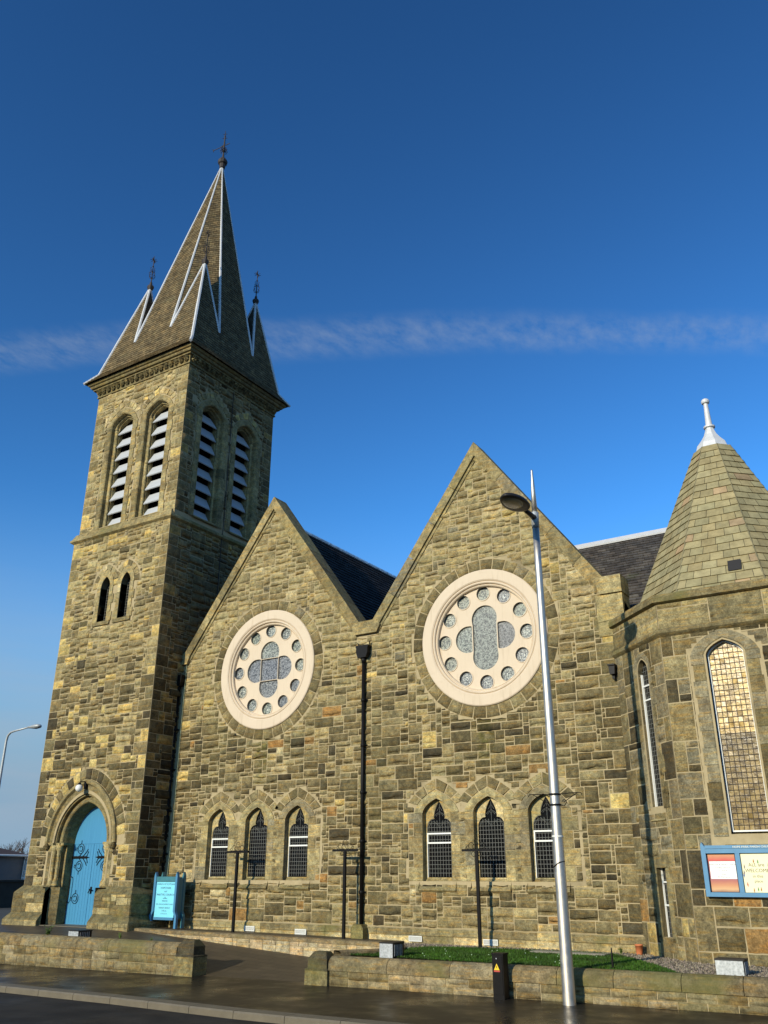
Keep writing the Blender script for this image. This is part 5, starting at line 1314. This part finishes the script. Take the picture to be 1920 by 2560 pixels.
street_wall('street_wall', -13.95, 3, (-14.62, -13.94), lambda x: -.155+(x+13.7)*.006, 'right low sandstone wall in front of the lawn, beginning at a pier with a lichened shaft', 51)

# ================================================================== OBJECTS
def text_mesh(mb, txt, P, u, v, size, h=0, align='CENTER', mat=0, sx=1.0, col=(1, 1, 1)):
    cu = bpy.data.curves.new('lettering', 'FONT'); cu.body = txt; cu.size = size; cu.align_x = align; cu.resolution_u = 2
    ob = bpy.data.objects.new('lettering', cu); COL.objects.link(ob)
    dg = bpy.context.evaluated_depsgraph_get(); me = bpy.data.meshes.new_from_object(ob.evaluated_get(dg))
    mb.add([P(u+p.co.x*sx, v+p.co.y, h) for p in me.vertices], [tuple(f.vertices) for f in me.polygons], col, mat)
    bpy.data.objects.remove(ob); bpy.data.curves.remove(cu); bpy.data.meshes.remove(me)
# ---- steel street lamp in front of the wall
LX, LY = -7.64, -5.06; LB = zp(LX)
lamp = empty('street_lamp', (LX, LY, LB)); tag(lamp, 'tall tapered bare steel lamp post with an oval head, standing by the right low wall', 'street lamp')
mb = MB(); mb.lathe([(.135, -.05), (.135, .0), (.133, .05), (.103, 5.2), (.085, 9.3), (.082, 10.42)], (LX, LY, LB), 24); mb.build('column', M['steel'], lamp, True)
mb = MB(); mb.lathe([(.094, 10.40), (.094, 10.80), (.085, 10.81)], (LX, LY, LB), 24); mb.build('collar', M['galv'], lamp, True)
mb = MB(); mb.lathe([(.075, 10.80), (.05, 11.5), (.026, 11.96), (.022, 11.99), (0, 12.0)], (LX, LY, LB), 20); mb.build('spike', M['steel'], lamp, True)
za = 9.94
mb = MB(); mb.tube([(LX, LY, za-.04), (LX, LY-.3, za-.03), (LX, LY-.75, za-.02)], [.075, .06, .05], 12); mb.build('arm', M['darkgrey'], lamp, True)
mb = MB(); rows = []
hy = LY-1.22
for (f_, z) in ((.02, .13), (.5, .12), (.85, .07), (1.0, .0), (.97, -.035), (.80, -.05), (.02, -.05)):
    rows.append([(LX+.30*f_*math.sin(w)*(1-.12*math.cos(w)), hy-.57*f_*math.cos(w), za-.05+z) for w in np.linspace(0, 2*math.pi, 33)[:-1]])
mb.loft(rows, None, (1, 1, 1), 0, True); lh = mb.build('lamp_head', M['darkgrey'], lamp, True)
mb = MB(); mb.loft([[(LX+.22*f_*math.sin(w), hy-.10-.34*f_*math.cos(w), za-.05+z) for w in np.linspace(0, 2*math.pi, 29)[:-1]] for f_, z in ((1.0, -.051), (.9, -.075), (.6, -.09), (.02, -.095))], None, (1, 1, 1), 0, True); mb.build('diffuser', M['diffuser'], lh, True)
mb = MB(); zb = 3.10; ra = .122     # banner clamps with two scrolled hooks
for z in (zb, zb+.22): mb.lathe([(ra, -.02), (ra+.012, -.018), (ra+.012, .018), (ra, .02)], (LX, LY, z), 20)
for sg in (-1, 1):
    mb.tube([(LX+sg*ra, LY, zb+.22), (LX+sg*.35, LY, zb+.235), (LX+sg*.60, LY, zb+.24), (LX+sg*.63, LY, zb+.20), (LX+sg*.60, LY, zb+.17), (LX+sg*.58, LY, zb+.2)], .010, 5)
    mb.tube([(LX+sg*ra, LY, zb), (LX+sg*.20, LY, zb-.03), (LX+sg*.27, LY, zb+.05), (LX+sg*.22, LY, zb+.12), (LX+sg*.17, LY, zb+.07)], .010, 5); mb.tube([(LX+sg*.2, LY, zb+.05), (LX+sg*.52, LY, zb+.235)], .009, 5)
mb.build('hook_bracket', M['iron'], lamp)
mb = MB(); mb.lathe([(.119, 2.44), (.1215, 2.44), (.1215, 2.47), (.119, 2.47)], (LX, LY, 0), 20); mb.build('number_band', M['whiteframe'], lamp)
mb = MB(); mb.tube([(LX-.119, LY-.055, 1.83), (LX-.05, LY-.122, 1.87), (LX+.05, LY-.122, 1.93), (LX+.128, LY-.02, 1.95)], .012, 5); mb.build('strap', M['iron'], lamp)
# ---- distant street lamp
l2 = empty('street_lamp', (-49.62, 10, -.2)); tag(l2, 'distant grey street lamp with a long arm, left of the tower', 'street lamp')
mb = MB(); mb.tube([(-49.62, 10, -.2), (-49.62, 10, 5), (-49.62, 10, 9.3), (-49.54, 10, 9.62), (-49.3, 10, 9.80), (-48.9, 10, 9.86), (-47.6, 10, 9.97)], [.13, .10, .075, .07, .065, .06, .05], 10); mb.build('column', M['galv'], l2, True)
mb = MB(); mb.lathe([(.0, 0), (.09, .02), (.13, .3), (.22, .75), (.19, 1.1), (.09, 1.22), (0, 1.24)], (0, 0, 0), 10); mb.v = [(-47.7+z, 10+x, 9.98+y*.55+(0 if y > 0 else y*.2)) for x, y, z in mb.v]; mb.build('lamp_head', M['galv'], l2, True)
# ---- three hooked posts
def tpost():
    o = empty('hanging_post', (0, 0, 0))
    mb = MB(); mb.box((-.042, -.035, -.2), (.042, .035, 2.36)); mb.build('post', M['iron'], o)
    mb = MB(); mb.box((-.46, -.03, 2.361), (.46, .03, 2.425)); mb.build('cross_bar', M['iron'], o)
    mb = MB()
    for cx_, cz_, r_ in ((-.17, 2.51, .085), (.0, 2.62, .075), (.17, 2.51, .085), (-.07, 2.49, .06), (.08, 2.49, .06), (-.28, 2.47, .04), (.28, 2.47, .04), (-.11, 2.29, .06), (.11, 2.29, .06)):
        mb.tube([(cx_+r_*math.cos(w), 0, cz_+r_*math.sin(w)) for w in np.linspace(0, 5.6, 14)], .008, 4)
    mb.build('scrollwork', M['iron'], o)
    return o
tp = tpost()
for i, (x, y, z, l) in enumerate(((-20.72, -.58, -.03, 'black hooked post in front of the left windows, nearest the tower'), (-16.37, -.60, -.03, 'black hooked post just left of the middle downpipe'), (-11.86, -.62, -.08, 'black hooked post on the gravel before the middle right-hand window'))):
    o = tp if i == 0 else copy_tree(tp); o.location = (x, y, z); tag(o, l, 'post', 'black posts with a cross bar and scrolls')
# ---- blue standing sign
sg_ = empty('sandwich_board', (-23.68, -.62, 0)); tag(sg_, 'pale blue standing church notice with dark lettering, beside the tower', 'sign')
BX0, BX1, BYF = -24.20, -23.19, -.76
for yy, tl in ((BYF, 0), (BYF+.32, 0)):
    for xx in (BX0, BX1):
        mb = MB(); s_ = 1 if xx == BX0 else -1
        pr = [(-.045, .52), (.045, .52), (.045, 1.62), (0, 1.75), (-.045, 1.62)]
        lo_ = [(-.045-.08*s_*0-(.06 if s_ > 0 else -.0)*0, 0)]
        dx = -.09 if s_ > 0 else .09
        dx = -.085*s_
        mb.prism([(dx-.045, .0), (dx+.045, .0), (dx+.045, .38), (.045, .52), (.045, 1.62), (0, 1.75), (-.045, 1.62), (-.045, .52), (dx-.045, .38)] if True else pr, lambda u, v, h: (xx+u, yy-h, v), -.05, .05)
        mb.build('post', M['boardblue'] if yy == BYF else M['teal'], sg_)
mb = MB(); mb.box((BX0+.046, BYF-.03, 1.44), (BX1-.046, BYF+.35, 1.58)); mb.box((BX0+.046, BYF-.03, 1.581), (BX1-.046, BYF+.02, 1.60)); mb.build('top_rail', M['teal'], sg_)
mb = MB(); mb.box((BX1-.03, BYF+.051, .3), (BX1+.03, BYF+.269, 1.55)); mb.box((BX0-.03, BYF+.051, .3), (BX0+.03, BYF+.269, 1.55)); mb.build('side_panel', M['teal'], sg_)
mb = MB(); mb.box((BX0+.046, BYF-.02, .25), (BX1-.046, BYF+.03, .33)); mb.build('bottom_rail', M['boardblue'], sg_)
mb = MB(); mb.box((BX0+.047, BYF+.0, .331), (BX1-.047, BYF+.03, 1.435)); pn = mb.build('sign_panel', M['cyan'], sg_)
mb = MB(); P = frontP(BYF-.003); cx_ = (BX0+BX1)/2
for s_, z, q in (('CHURCH OF SCOTLAND', 1.335, .078), ('HOPE PARK', 1.21, .095), ('and', 1.11, .085), ("MARTYR'S CHURCH", 1.00, .092), ('MINISTER', .815, .062), ('REV. ALAN McCAFFERTY  BA BD', .715, .055), ('SUNDAY SERVICE', .60, .066), ('9.45 am', .51, .07), ('EVERYONE WELCOME', .43, .03)):
    text_mesh(mb, s_, P, cx_, z, q)
for a in (-.06, 0, .06): mb.tube([P(cx_+a-.04, .905, 0), P(cx_+a, .925+.03*(a == 0), 0), P(cx_+a+.04, .905, 0)], .006, 4)
mb.tube([P(cx_, .92, 0), P(cx_, .97, 0)], .006, 4)
mb.build('lettering', M['ink'], pn)
# ---- blue notice board on the apse
nb = empty('notice_board', (-4.27, AYF-.05, 1.23)); tag(nb, 'blue framed church notice board with posters, fixed to the apse wall', 'notice board')
NX0, NX1, NZ0, NZ1 = -5.42, -3.10, 1.23, 2.33
mb = MB(); y0, y1 = AYF-.16, AYF-.03
pw = (NX1-NX0-.10*2-.10*2)/3; xs_ = []; x = NX0
mb.prism([(NX0, NZ0), (NX0+.10, NZ0), (NX0+.10, NZ1-.06), (NX0+.03, NZ1+.05), (NX0, NZ1-.01)], frontP(0), -y1, -y0); mb.prism([(NX1-.10, NZ0), (NX1, NZ0), (NX1, NZ1-.01), (NX1-.03, NZ1+.05), (NX1-.10, NZ1-.06)], frontP(0), -y1, -y0)
mb.box((NX0+.101, y0+.003, NZ0), (NX1-.101, y1, NZ0+.09)); mb.box((NX0+.101, y0+.003, NZ1-.19), (NX1-.101, y1, NZ1-.09)); mb.box((NX0+.101, y0-.01, NZ1-.089), (NX1-.101, y1, NZ1-.02))
for k in (1, 2): x = NX0+.10*k+pw*k+.0; mb.box((x, y0+.002, NZ0+.091), (x+.10, y1, NZ1-.191))
mb.build('frame', M['boardblue'], nb)
mb = MB(); text_mesh(mb, 'HOPE PARK PARISH CHURCH', frontP(y0-.013), (NX0+NX1)/2, NZ1-.078, .058, sx=1.15); mb.build('lettering', M['letter'], nb)
mb = MB(); mb.box((NX0+.05, y1-.05, NZ0+.03), (NX1-.05, y1, NZ1-.1)); mb.build('back_panel', M['darkgrey'], nb)
yp = y1-.056
xa = NX0+.12
mb = MB(); mb.box((xa, yp, NZ0+.10), (xa+pw-.05, yp+.005, NZ1-.21)); ps = mb.build('poster', M['poster'], nb); ps['label'] = 'orange and red poster with a white text panel'
mb = MB(); mb.box((xa+.02, yp-.004, NZ0+.37), (xa+pw-.05, yp-.001, NZ0+.74)); mb.build('text_panel', M['white'], ps)
mb = MB(); P = frontP(yp-.006); c_ = xa+pw/2-.02
for s_, z, q in (("Hope Park & Martyrs' Church", .66, .048), ('Sunday Service', .59, .055), ('in Church', .53, .05), ('9.45am', .455, .045), ('All Welcome', .395, .05)): text_mesh(mb, s_, P, c_, NZ0+z, q)
mb.build('lettering', M['greyink'], ps)
xb = NX0+.20+pw
mb = MB(); mb.box((xb+.01, yp-.02, NZ0+.095), (xb+pw-.01, yp-.012, NZ1-.195)); ps = mb.build('poster', M['paper'], nb); ps['label'] = 'pale yellow hand-drawn welcome poster with small figures'
mb = MB(); P = frontP(yp-.023); c_ = xb+pw/2
for s_, z, q in (('ALL are', .63, .105), ('WELCOME', .51, .105), ('in this', .40, .09), ('place', .30, .085)): mb = MB(); text_mesh(mb, s_, P, c_, NZ0+z, q); mb.build('lettering', M['brownink'], ps)
mb = MB(); rr = random.Random(12)
for (dx, z) in ((-.05, .75), (.04, .74), (-.26, .64), (.25, .66), (-.29, .46), (.29, .52), (-.24, .27), (.30, .33), (-.12, .15), (-.03, .17), (.03, .17), (.19, .16), (.24, .18), (-.28, .52)):
    x, zz = c_+dx, NZ0+z; c3 = rr.choice([(.5, .06, .04), (.1, .15, .35), (.12, .28, .08), (.45, .18, .05), (.25, .2, .18)])
    mb.add([P(x-.015, zz-.035, 0), P(x+.015, zz-.035, 0), P(x+.011, zz+.01, 0), P(x-.011, zz+.01, 0)], [(0, 1, 2, 3)], c3); mb.add([P(x+.011*math.cos(w), zz+.022+.011*math.sin(w), 0) for w in np.linspace(0, 6.28, 8)[:-1]], [tuple(range(7))], (.4, .25, .16))
    for s_ in (-1, 1): mb.add([P(x+s_*.004-.003, zz-.06, 0), P(x+s_*.004+.003, zz-.06, 0), P(x+s_*.007, zz-.035, 0), P(x+s_*.002, zz-.035, 0)], [(0, 1, 2, 3)], c3)
mb.build('drawn_figures', M['pebble'], ps)
xc = NX0+.30+2*pw
mb = MB(); mb.box((xc+.03, yp, NZ0+.12), (xc+pw-.03, yp+.005, NZ1-.22)); mb.build('poster', M['white'], nb)
# ---- globe lamp above the door
gl = empty('globe_lamp', (DC-.06, Y0-.2, 4.6)); tag(gl, 'small white globe lamp hung at the top of the doorway arch', 'lamp')
gx, gy, gz = DC-.09, Y0-.32, 4.62
mb = MB(); mb.lathe([(.01, -.135)]+[(.135*math.cos(w), .135*math.sin(w)) for w in np.linspace(-1.4, 1.4, 11)]+[(.01, .135)], (gx, gy, gz), 18); mb.build('globe', M['opal'], gl, True)
mb = MB(); mb.tube([(gx, gy, gz+.13), (gx+.01, gy, gz+.22), (gx+.05, Y0-.12, gz+.24)], .022, 6); mb.lathe([(.07, .12), (.06, .17), (.02, .2)], (gx, gy, gz), 10); mb.box((gx+.02, Y0-.13, gz-.02), (gx+.12, Y0-.02, gz+.30)); mb.build('bracket', M['iron'], gl)
# ---- power pillar on the pavement
CXL, CXR, CYF = -9.36, -9.10, -5.02; cz = zp(-9.2)
pb = empty('feeder_pillar', ((CXL+CXR)/2, CYF+.12, cz)); tag(pb, 'black metal electricity pillar with a yellow warning triangle, before the right low wall', 'feeder pillar')
mb = MB(); mb.box((CXL, CYF, cz-.05), (CXR, CYF+.24, cz+.85)); mb.box((CXL-.012, CYF-.012, cz+.851), (CXR+.012, CYF+.252, cz+.885)); mb.build('cabinet', M['iron'], pb)
mb = MB(); mb.box((CXL+.02, CYF-.012, cz+.10), (CXR-.02, CYF-.001, cz+.83)); dd = mb.build('door', M['iron'], pb)
P = frontP(CYF-.013); cxm = (CXL+CXR)/2-.02; tz = cz+.56
mb = MB(); mb.add([P(cxm-.065, tz, 0), P(cxm+.065, tz, 0), P(cxm, tz+.125, 0)], [(0, 1, 2)]); mb.add([P(cxm+.0, tz+.095, .002), P(cxm-.018, tz+.05, .002), P(cxm, tz+.052, .002), P(cxm-.006, tz+.018, .002), P(cxm+.016, tz+.064, .002), P(cxm+.0, tz+.062, .002)], [(0, 1, 2, 5), (2, 3, 4, 5)], (0, 0, 0), 1); mb.add([P(cxm-.07, tz-.035, 0), P(cxm+.07, tz-.035, 0), P(cxm+.07, tz-.006, 0), P(cxm-.07, tz-.006, 0)], [(0, 1, 2, 3)], (1, 1, 1), 2)
mb.build('warning_sticker', [M['yellow'], M['iron'], M['red']], dd)
mb = MB(); mb.lathe([(.012, 0), (.012, .012)], (0, 0, 0), 8); mb.v = [(cxm+x, CYF-.012-z, cz+.78+y) for x, y, z in mb.v]; mb.build('lock', M['galv'], dd)
# ---- floodlights
def flood(w, d, h, grille):
    o = empty('floodlight', (0, 0, 0))
    mb = MB(); mb.box((-w/2, -d/2, 0), (w/2, d/2, h)); mb.box((-w/2-.01, -d/2-.012, h-.02), (w/2+.01, d/2+.01, h+.006)); mb.build('housing', M['darkgrey'], o)
    mb = MB(); mb.box((-w/2+.006, -d/2-.014, .006), (w/2-.006, -d/2-.001, h-.022)); mb.build('front_panel', M['galv'], o)
    mb = MB()
    for i in range(6): mb.box((w/2+.001, -d/2+.05+i*(d-.1)/6, .04), (w/2+.012, -d/2+.07+i*(d-.1)/6, h-.04))
    mb.build('side_grille', M['galv'], o); return o
f1 = flood(.46, .5, .24, True); f1.location = (-23.9, -4.0, -.16); tag(f1, 'grey metal box light behind the left low wall', 'floodlight', 'grey box floodlights behind the street walls')
f2 = flood(.38, .50, .33, True); f2.location = (-12.46, -4.40+.25, -.16); tag(f2, 'grey metal box light on the grass edge, near the pier with the lichened shaft', 'floodlight', 'grey box floodlights behind the street walls')
f3 = flood(.54, .42, .30, True); f3.location = (-4.62, -3.9, -.16); tag(f3, 'wide grey metal box light on the gravel below the blue notice board', 'floodlight', 'grey box floodlights behind the street walls')
# ---- small things
mb = MB(); mb.tube([(-7.0, -4.1, -.15), (-7.0, -4.1, .12), (-7.0, -4.1, .26)], [.025, .022, .012], 6); mb.lathe([(.05, -.15), (.05, -.11), (.0, -.09)], (-7.0, -4.1, 0), 8)
tag(mb.build('garden_stake', M['iron']), 'thin black stake in the grass beside the steel lamp post', 'stake')
mb = MB(); mb.lathe([(.07, 0), (.075, .02), (.095, .20), (.10, .20), (.10, .235), (.085, .235), (.07, .05), (0, .05)], (-7.62, -.30, -.15), 12); tag(mb.build('plant_pot', M['terracotta'], smooth=True), 'orange clay pot at the corner of the church wall and apse', 'pot')
def weed(x, y, z, h, label, n=16, seed=0):
    rnd = random.Random(seed); o = empty('weed', (x, y, z)); tag(o, label, 'plant', 'small weeds along the walls')
    mb = MB(); st = MB()
    for i in range(n):
        a = rnd.uniform(0, 6.28); l = rnd.uniform(.5, 1)*h; lean = rnd.uniform(.1, .5); tip = Vector((x+math.cos(a)*l*lean, y+math.sin(a)*l*lean, z+l))
        st.tube([(x, y, z), tuple(Vector((x, y, z)).lerp(tip, .6)+Vector((0, 0, .01))), tuple(tip)], [.006, .004, .002], 4)
        for k in range(5):
            p = Vector((x, y, z)).lerp(tip, .3+.17*k); b2 = rnd.uniform(0, 6.28); d = Vector((math.cos(b2), math.sin(b2), rnd.uniform(-.1, .5)))*h*.28; s2 = d.cross(Vector((0, 0, 1))).normalized()*h*.09
            mb.add([p, p+d*.5+s2, p+d, p+d*.5-s2], [(0, 1, 2, 3)])
    st.build('stem', M['leaf'], o); mb.build('foliage', M['leaf'], o); return o
weed(-25.25, -4.15, -.16, .32, 'bushy bright green weed behind the left low wall, left of its box light', 22, 1)
weed(-21.9, -4.2, -.12, .20, 'small green weed behind the left low wall, in front of the door reveal', 14, 2)
weed(-20.6, -4.2, -.12, .12, 'tiny green weed nearest the dark capped pier', 10, 3)
weed(-28.7, -3.9, -.16, .42, 'large green weed at the far left end of the left low wall', 24, 4)
weed(-8.05, -.42, -.15, .16, 'low green plant beside the orange clay pot', 16, 5)
weed(-6.25, -3.9, -.15, .13, 'little green sprout at the gravel edge of the lawn', 8, 6)

# ================================================================== FAR LEFT
hs_o = empty('house', (-64, 12, -.2)); tag(hs_o, 'grey harled house with a brown tiled roof, beyond the tower at far left', 'house')
mb = MB(); mb.box((-70, 0, -2), (-60, 20.3, 3.0)); hw_ = mb.build('wall', M['harling'], hs_o)
mb = MB(); mb.add([(-59.6, -.3, 2.92), (-59.6, 20.7, 2.92), (-65.5, 17.0, 4.35), (-65.5, 2, 4.35), (-71.4, -.3, 2.92), (-71.4, 20.7, 2.92)], [(0, 1, 2, 3), (5, 4, 3, 2), (1, 5, 2), (4, 0, 3), (0, 4, 5, 1)]); mb.build('roof', M['pantile'], hs_o)
mb = MB(); mb.tube([(-59.55, -.3, 2.90), (-59.55, 20.7, 2.90)], .07, 6); mb.tube([(-59.85, 20.2, 2.86), (-59.9, 20.2, 2.6), (-59.93, 20.2, -.5)], .06, 6); mb.build('gutter', M['whiteframe'], hs_o)
mb = MB(); mb.box((-60.2, 20.31, .6), (-58.6, 20.7, 2.7)); tag(mb.build('gate_pier', M['dressed']), 'sunlit stone pier at the end of the far left house', 'pier')
bw = empty('boundary_wall', (-46, 6, -.2)); tag(bw, 'dark shaded boundary wall left of the tower', 'wall')
mb = MB(); mb.box((-47.4, -1, -2), (-47, 11.5, 1.25)); mb.build('wall_face', M['boundary'], bw)
mb = MB(); mb.box((-47.5, -1.05, 1.251), (-46.9, 11.55, 1.36)); mb.build('coping', M['boundary'], bw)
def bare_tree(seed, h):
    rnd = random.Random(seed); o = empty('bare_tree', (0, 0, 0)); tr = MB(); tw = MB(); cnt = [0]
    def grow(p, d, l, r_, lev):
        q = p+d*l; mid = p.lerp(q, .5)+Vector((rnd.gauss(0, l*.05), rnd.gauss(0, l*.05), 0))
        (tr if lev < 2 else tw).tube([p, mid, q], [r_, r_*.85, r_*.68], 6 if lev < 2 else 3, cap=False)
        if lev >= 6: return
        for i in range(3 if lev > 0 else 5):
            nd = (d+Vector((rnd.gauss(0, .50), rnd.gauss(0, .50), rnd.uniform(-.05, .40)))).normalized()
            grow(p.lerp(q, rnd.uniform(.55, 1)), nd, l*rnd.uniform(.62, .82), r_*.58, lev+1)
    grow(Vector((0, 0, 0)), Vector((0, 0, 1)), h*.26, h*.028, 0)
    tr.build('trunk', M['twig'], o); tw.build('crown', M['twig'], o); return o
tA = bare_tree(3, 10.5)
for i, (x, y, z, s_, r_, l) in enumerate(((-86, 36, -2.5, 1.0, 0, 'bare brown winter tree right behind the house roof, next to the tower'), (-97, 34, -2.5, .95, 2.1, 'bare brown winter tree behind the middle of the house roof'), (-106, 33, -2.5, 1.0, 4.0, 'bare brown winter tree at the far left edge behind the house'), (-92, 44, -2.5, 1.08, 5.2, 'bare brown winter tree standing farthest back behind the house'))):
    o = tA if i == 0 else copy_tree(tA); o.location = (x, y, z); o.scale = (s_*1.2, s_*1.2, s_*.92); o.rotation_euler = (0, 0, r_); tag(o, l, 'tree', 'bare trees beyond the house')

# ================================================================== ACROSS THE STREET (unseen houses behind the camera, added to cut the sky fill)
def unseen_terraced_house():
    o = empty('unseen_terraced_house', (0, 0, 0)); w, d, h = 9.0, 8.0, 7.6
    mb = MB(); win = [rect(x, x+1.1, z, z+1.7) for x in (.9, 3.6, 6.6) for z in (4.4,)]+[rect(x, x+1.1, .9, 2.7) for x in (.9, 6.6)]+[rect(3.75, 4.85, .05, 2.5)]
    plate(mb, lambda u, v, hh: (w-u, hh, v), rect(0, w, 0, h), win, 0, .2, (.16, .135, .085), outer_side=False)
    mb.add([(0, 0, 0), (0, -d, 0), (0, -d, h), (0, -d/2, h+3.2), (0, 0, h)], [(0, 4, 3, 2, 1)], (.16, .135, .085)); mb.add([(w, 0, 0), (w, -d, 0), (w, -d, h), (w, -d/2, h+3.2), (w, 0, h)], [(0, 1, 2, 3, 4)], (.16, .135, .085)); mb.add([(0, -d, 0), (w, -d, 0), (w, -d, h), (0, -d, h)], [(0, 1, 2, 3)], (.16, .135, .085))
    mb.build('wall', M['stone'], o)
    mb = MB(); mb.add([(0, .3, h-.2), (w, .3, h-.2), (w, -d/2, h+3.3), (0, -d/2, h+3.3), (0, -d-.3, h-.2), (w, -d-.3, h-.2)], [(1, 0, 3, 2), (2, 3, 4, 5)]); rf = mb.build('roof', M['darkslate'], o)
    mb = MB(); mb.box((.1, -d/2-.5, h+2.6), (1.3, -d/2+.5, h+4.6), (.16, .135, .085)); mb.build('chimney', M['stone'], rf)
    for q in win[:5]:
        mb = MB(); xa, xb = w-q[1][0], w-q[0][0]; mb.box((xa, -.19, q[0][1]), (xb, -.12, q[2][1])); wn = mb.build('window', M['glass'], o)
        mb = MB(); zm = (q[0][1]+q[2][1])/2; mb.box((xa, -.119, zm-.03), (xb, -.09, zm+.03)); mb.build('sash_bar', M['whiteframe'], wn)
    q = win[5]; mb = MB(); mb.box((w-q[1][0], -.19, .05), (w-q[0][0], -.1, 2.5)); mb.build('door', M['boardblue'], o)
    return o
th = unseen_terraced_house()
for i in range(7):
    o = th if i == 0 else copy_tree(th); o.location = (-46+i*9.02, -44, zp(-46+i*9)-.1); tag(o, 'unseen two storey stone terraced house across the street, added to cut sky fill', 'house', 'unseen terraced houses added across the street')
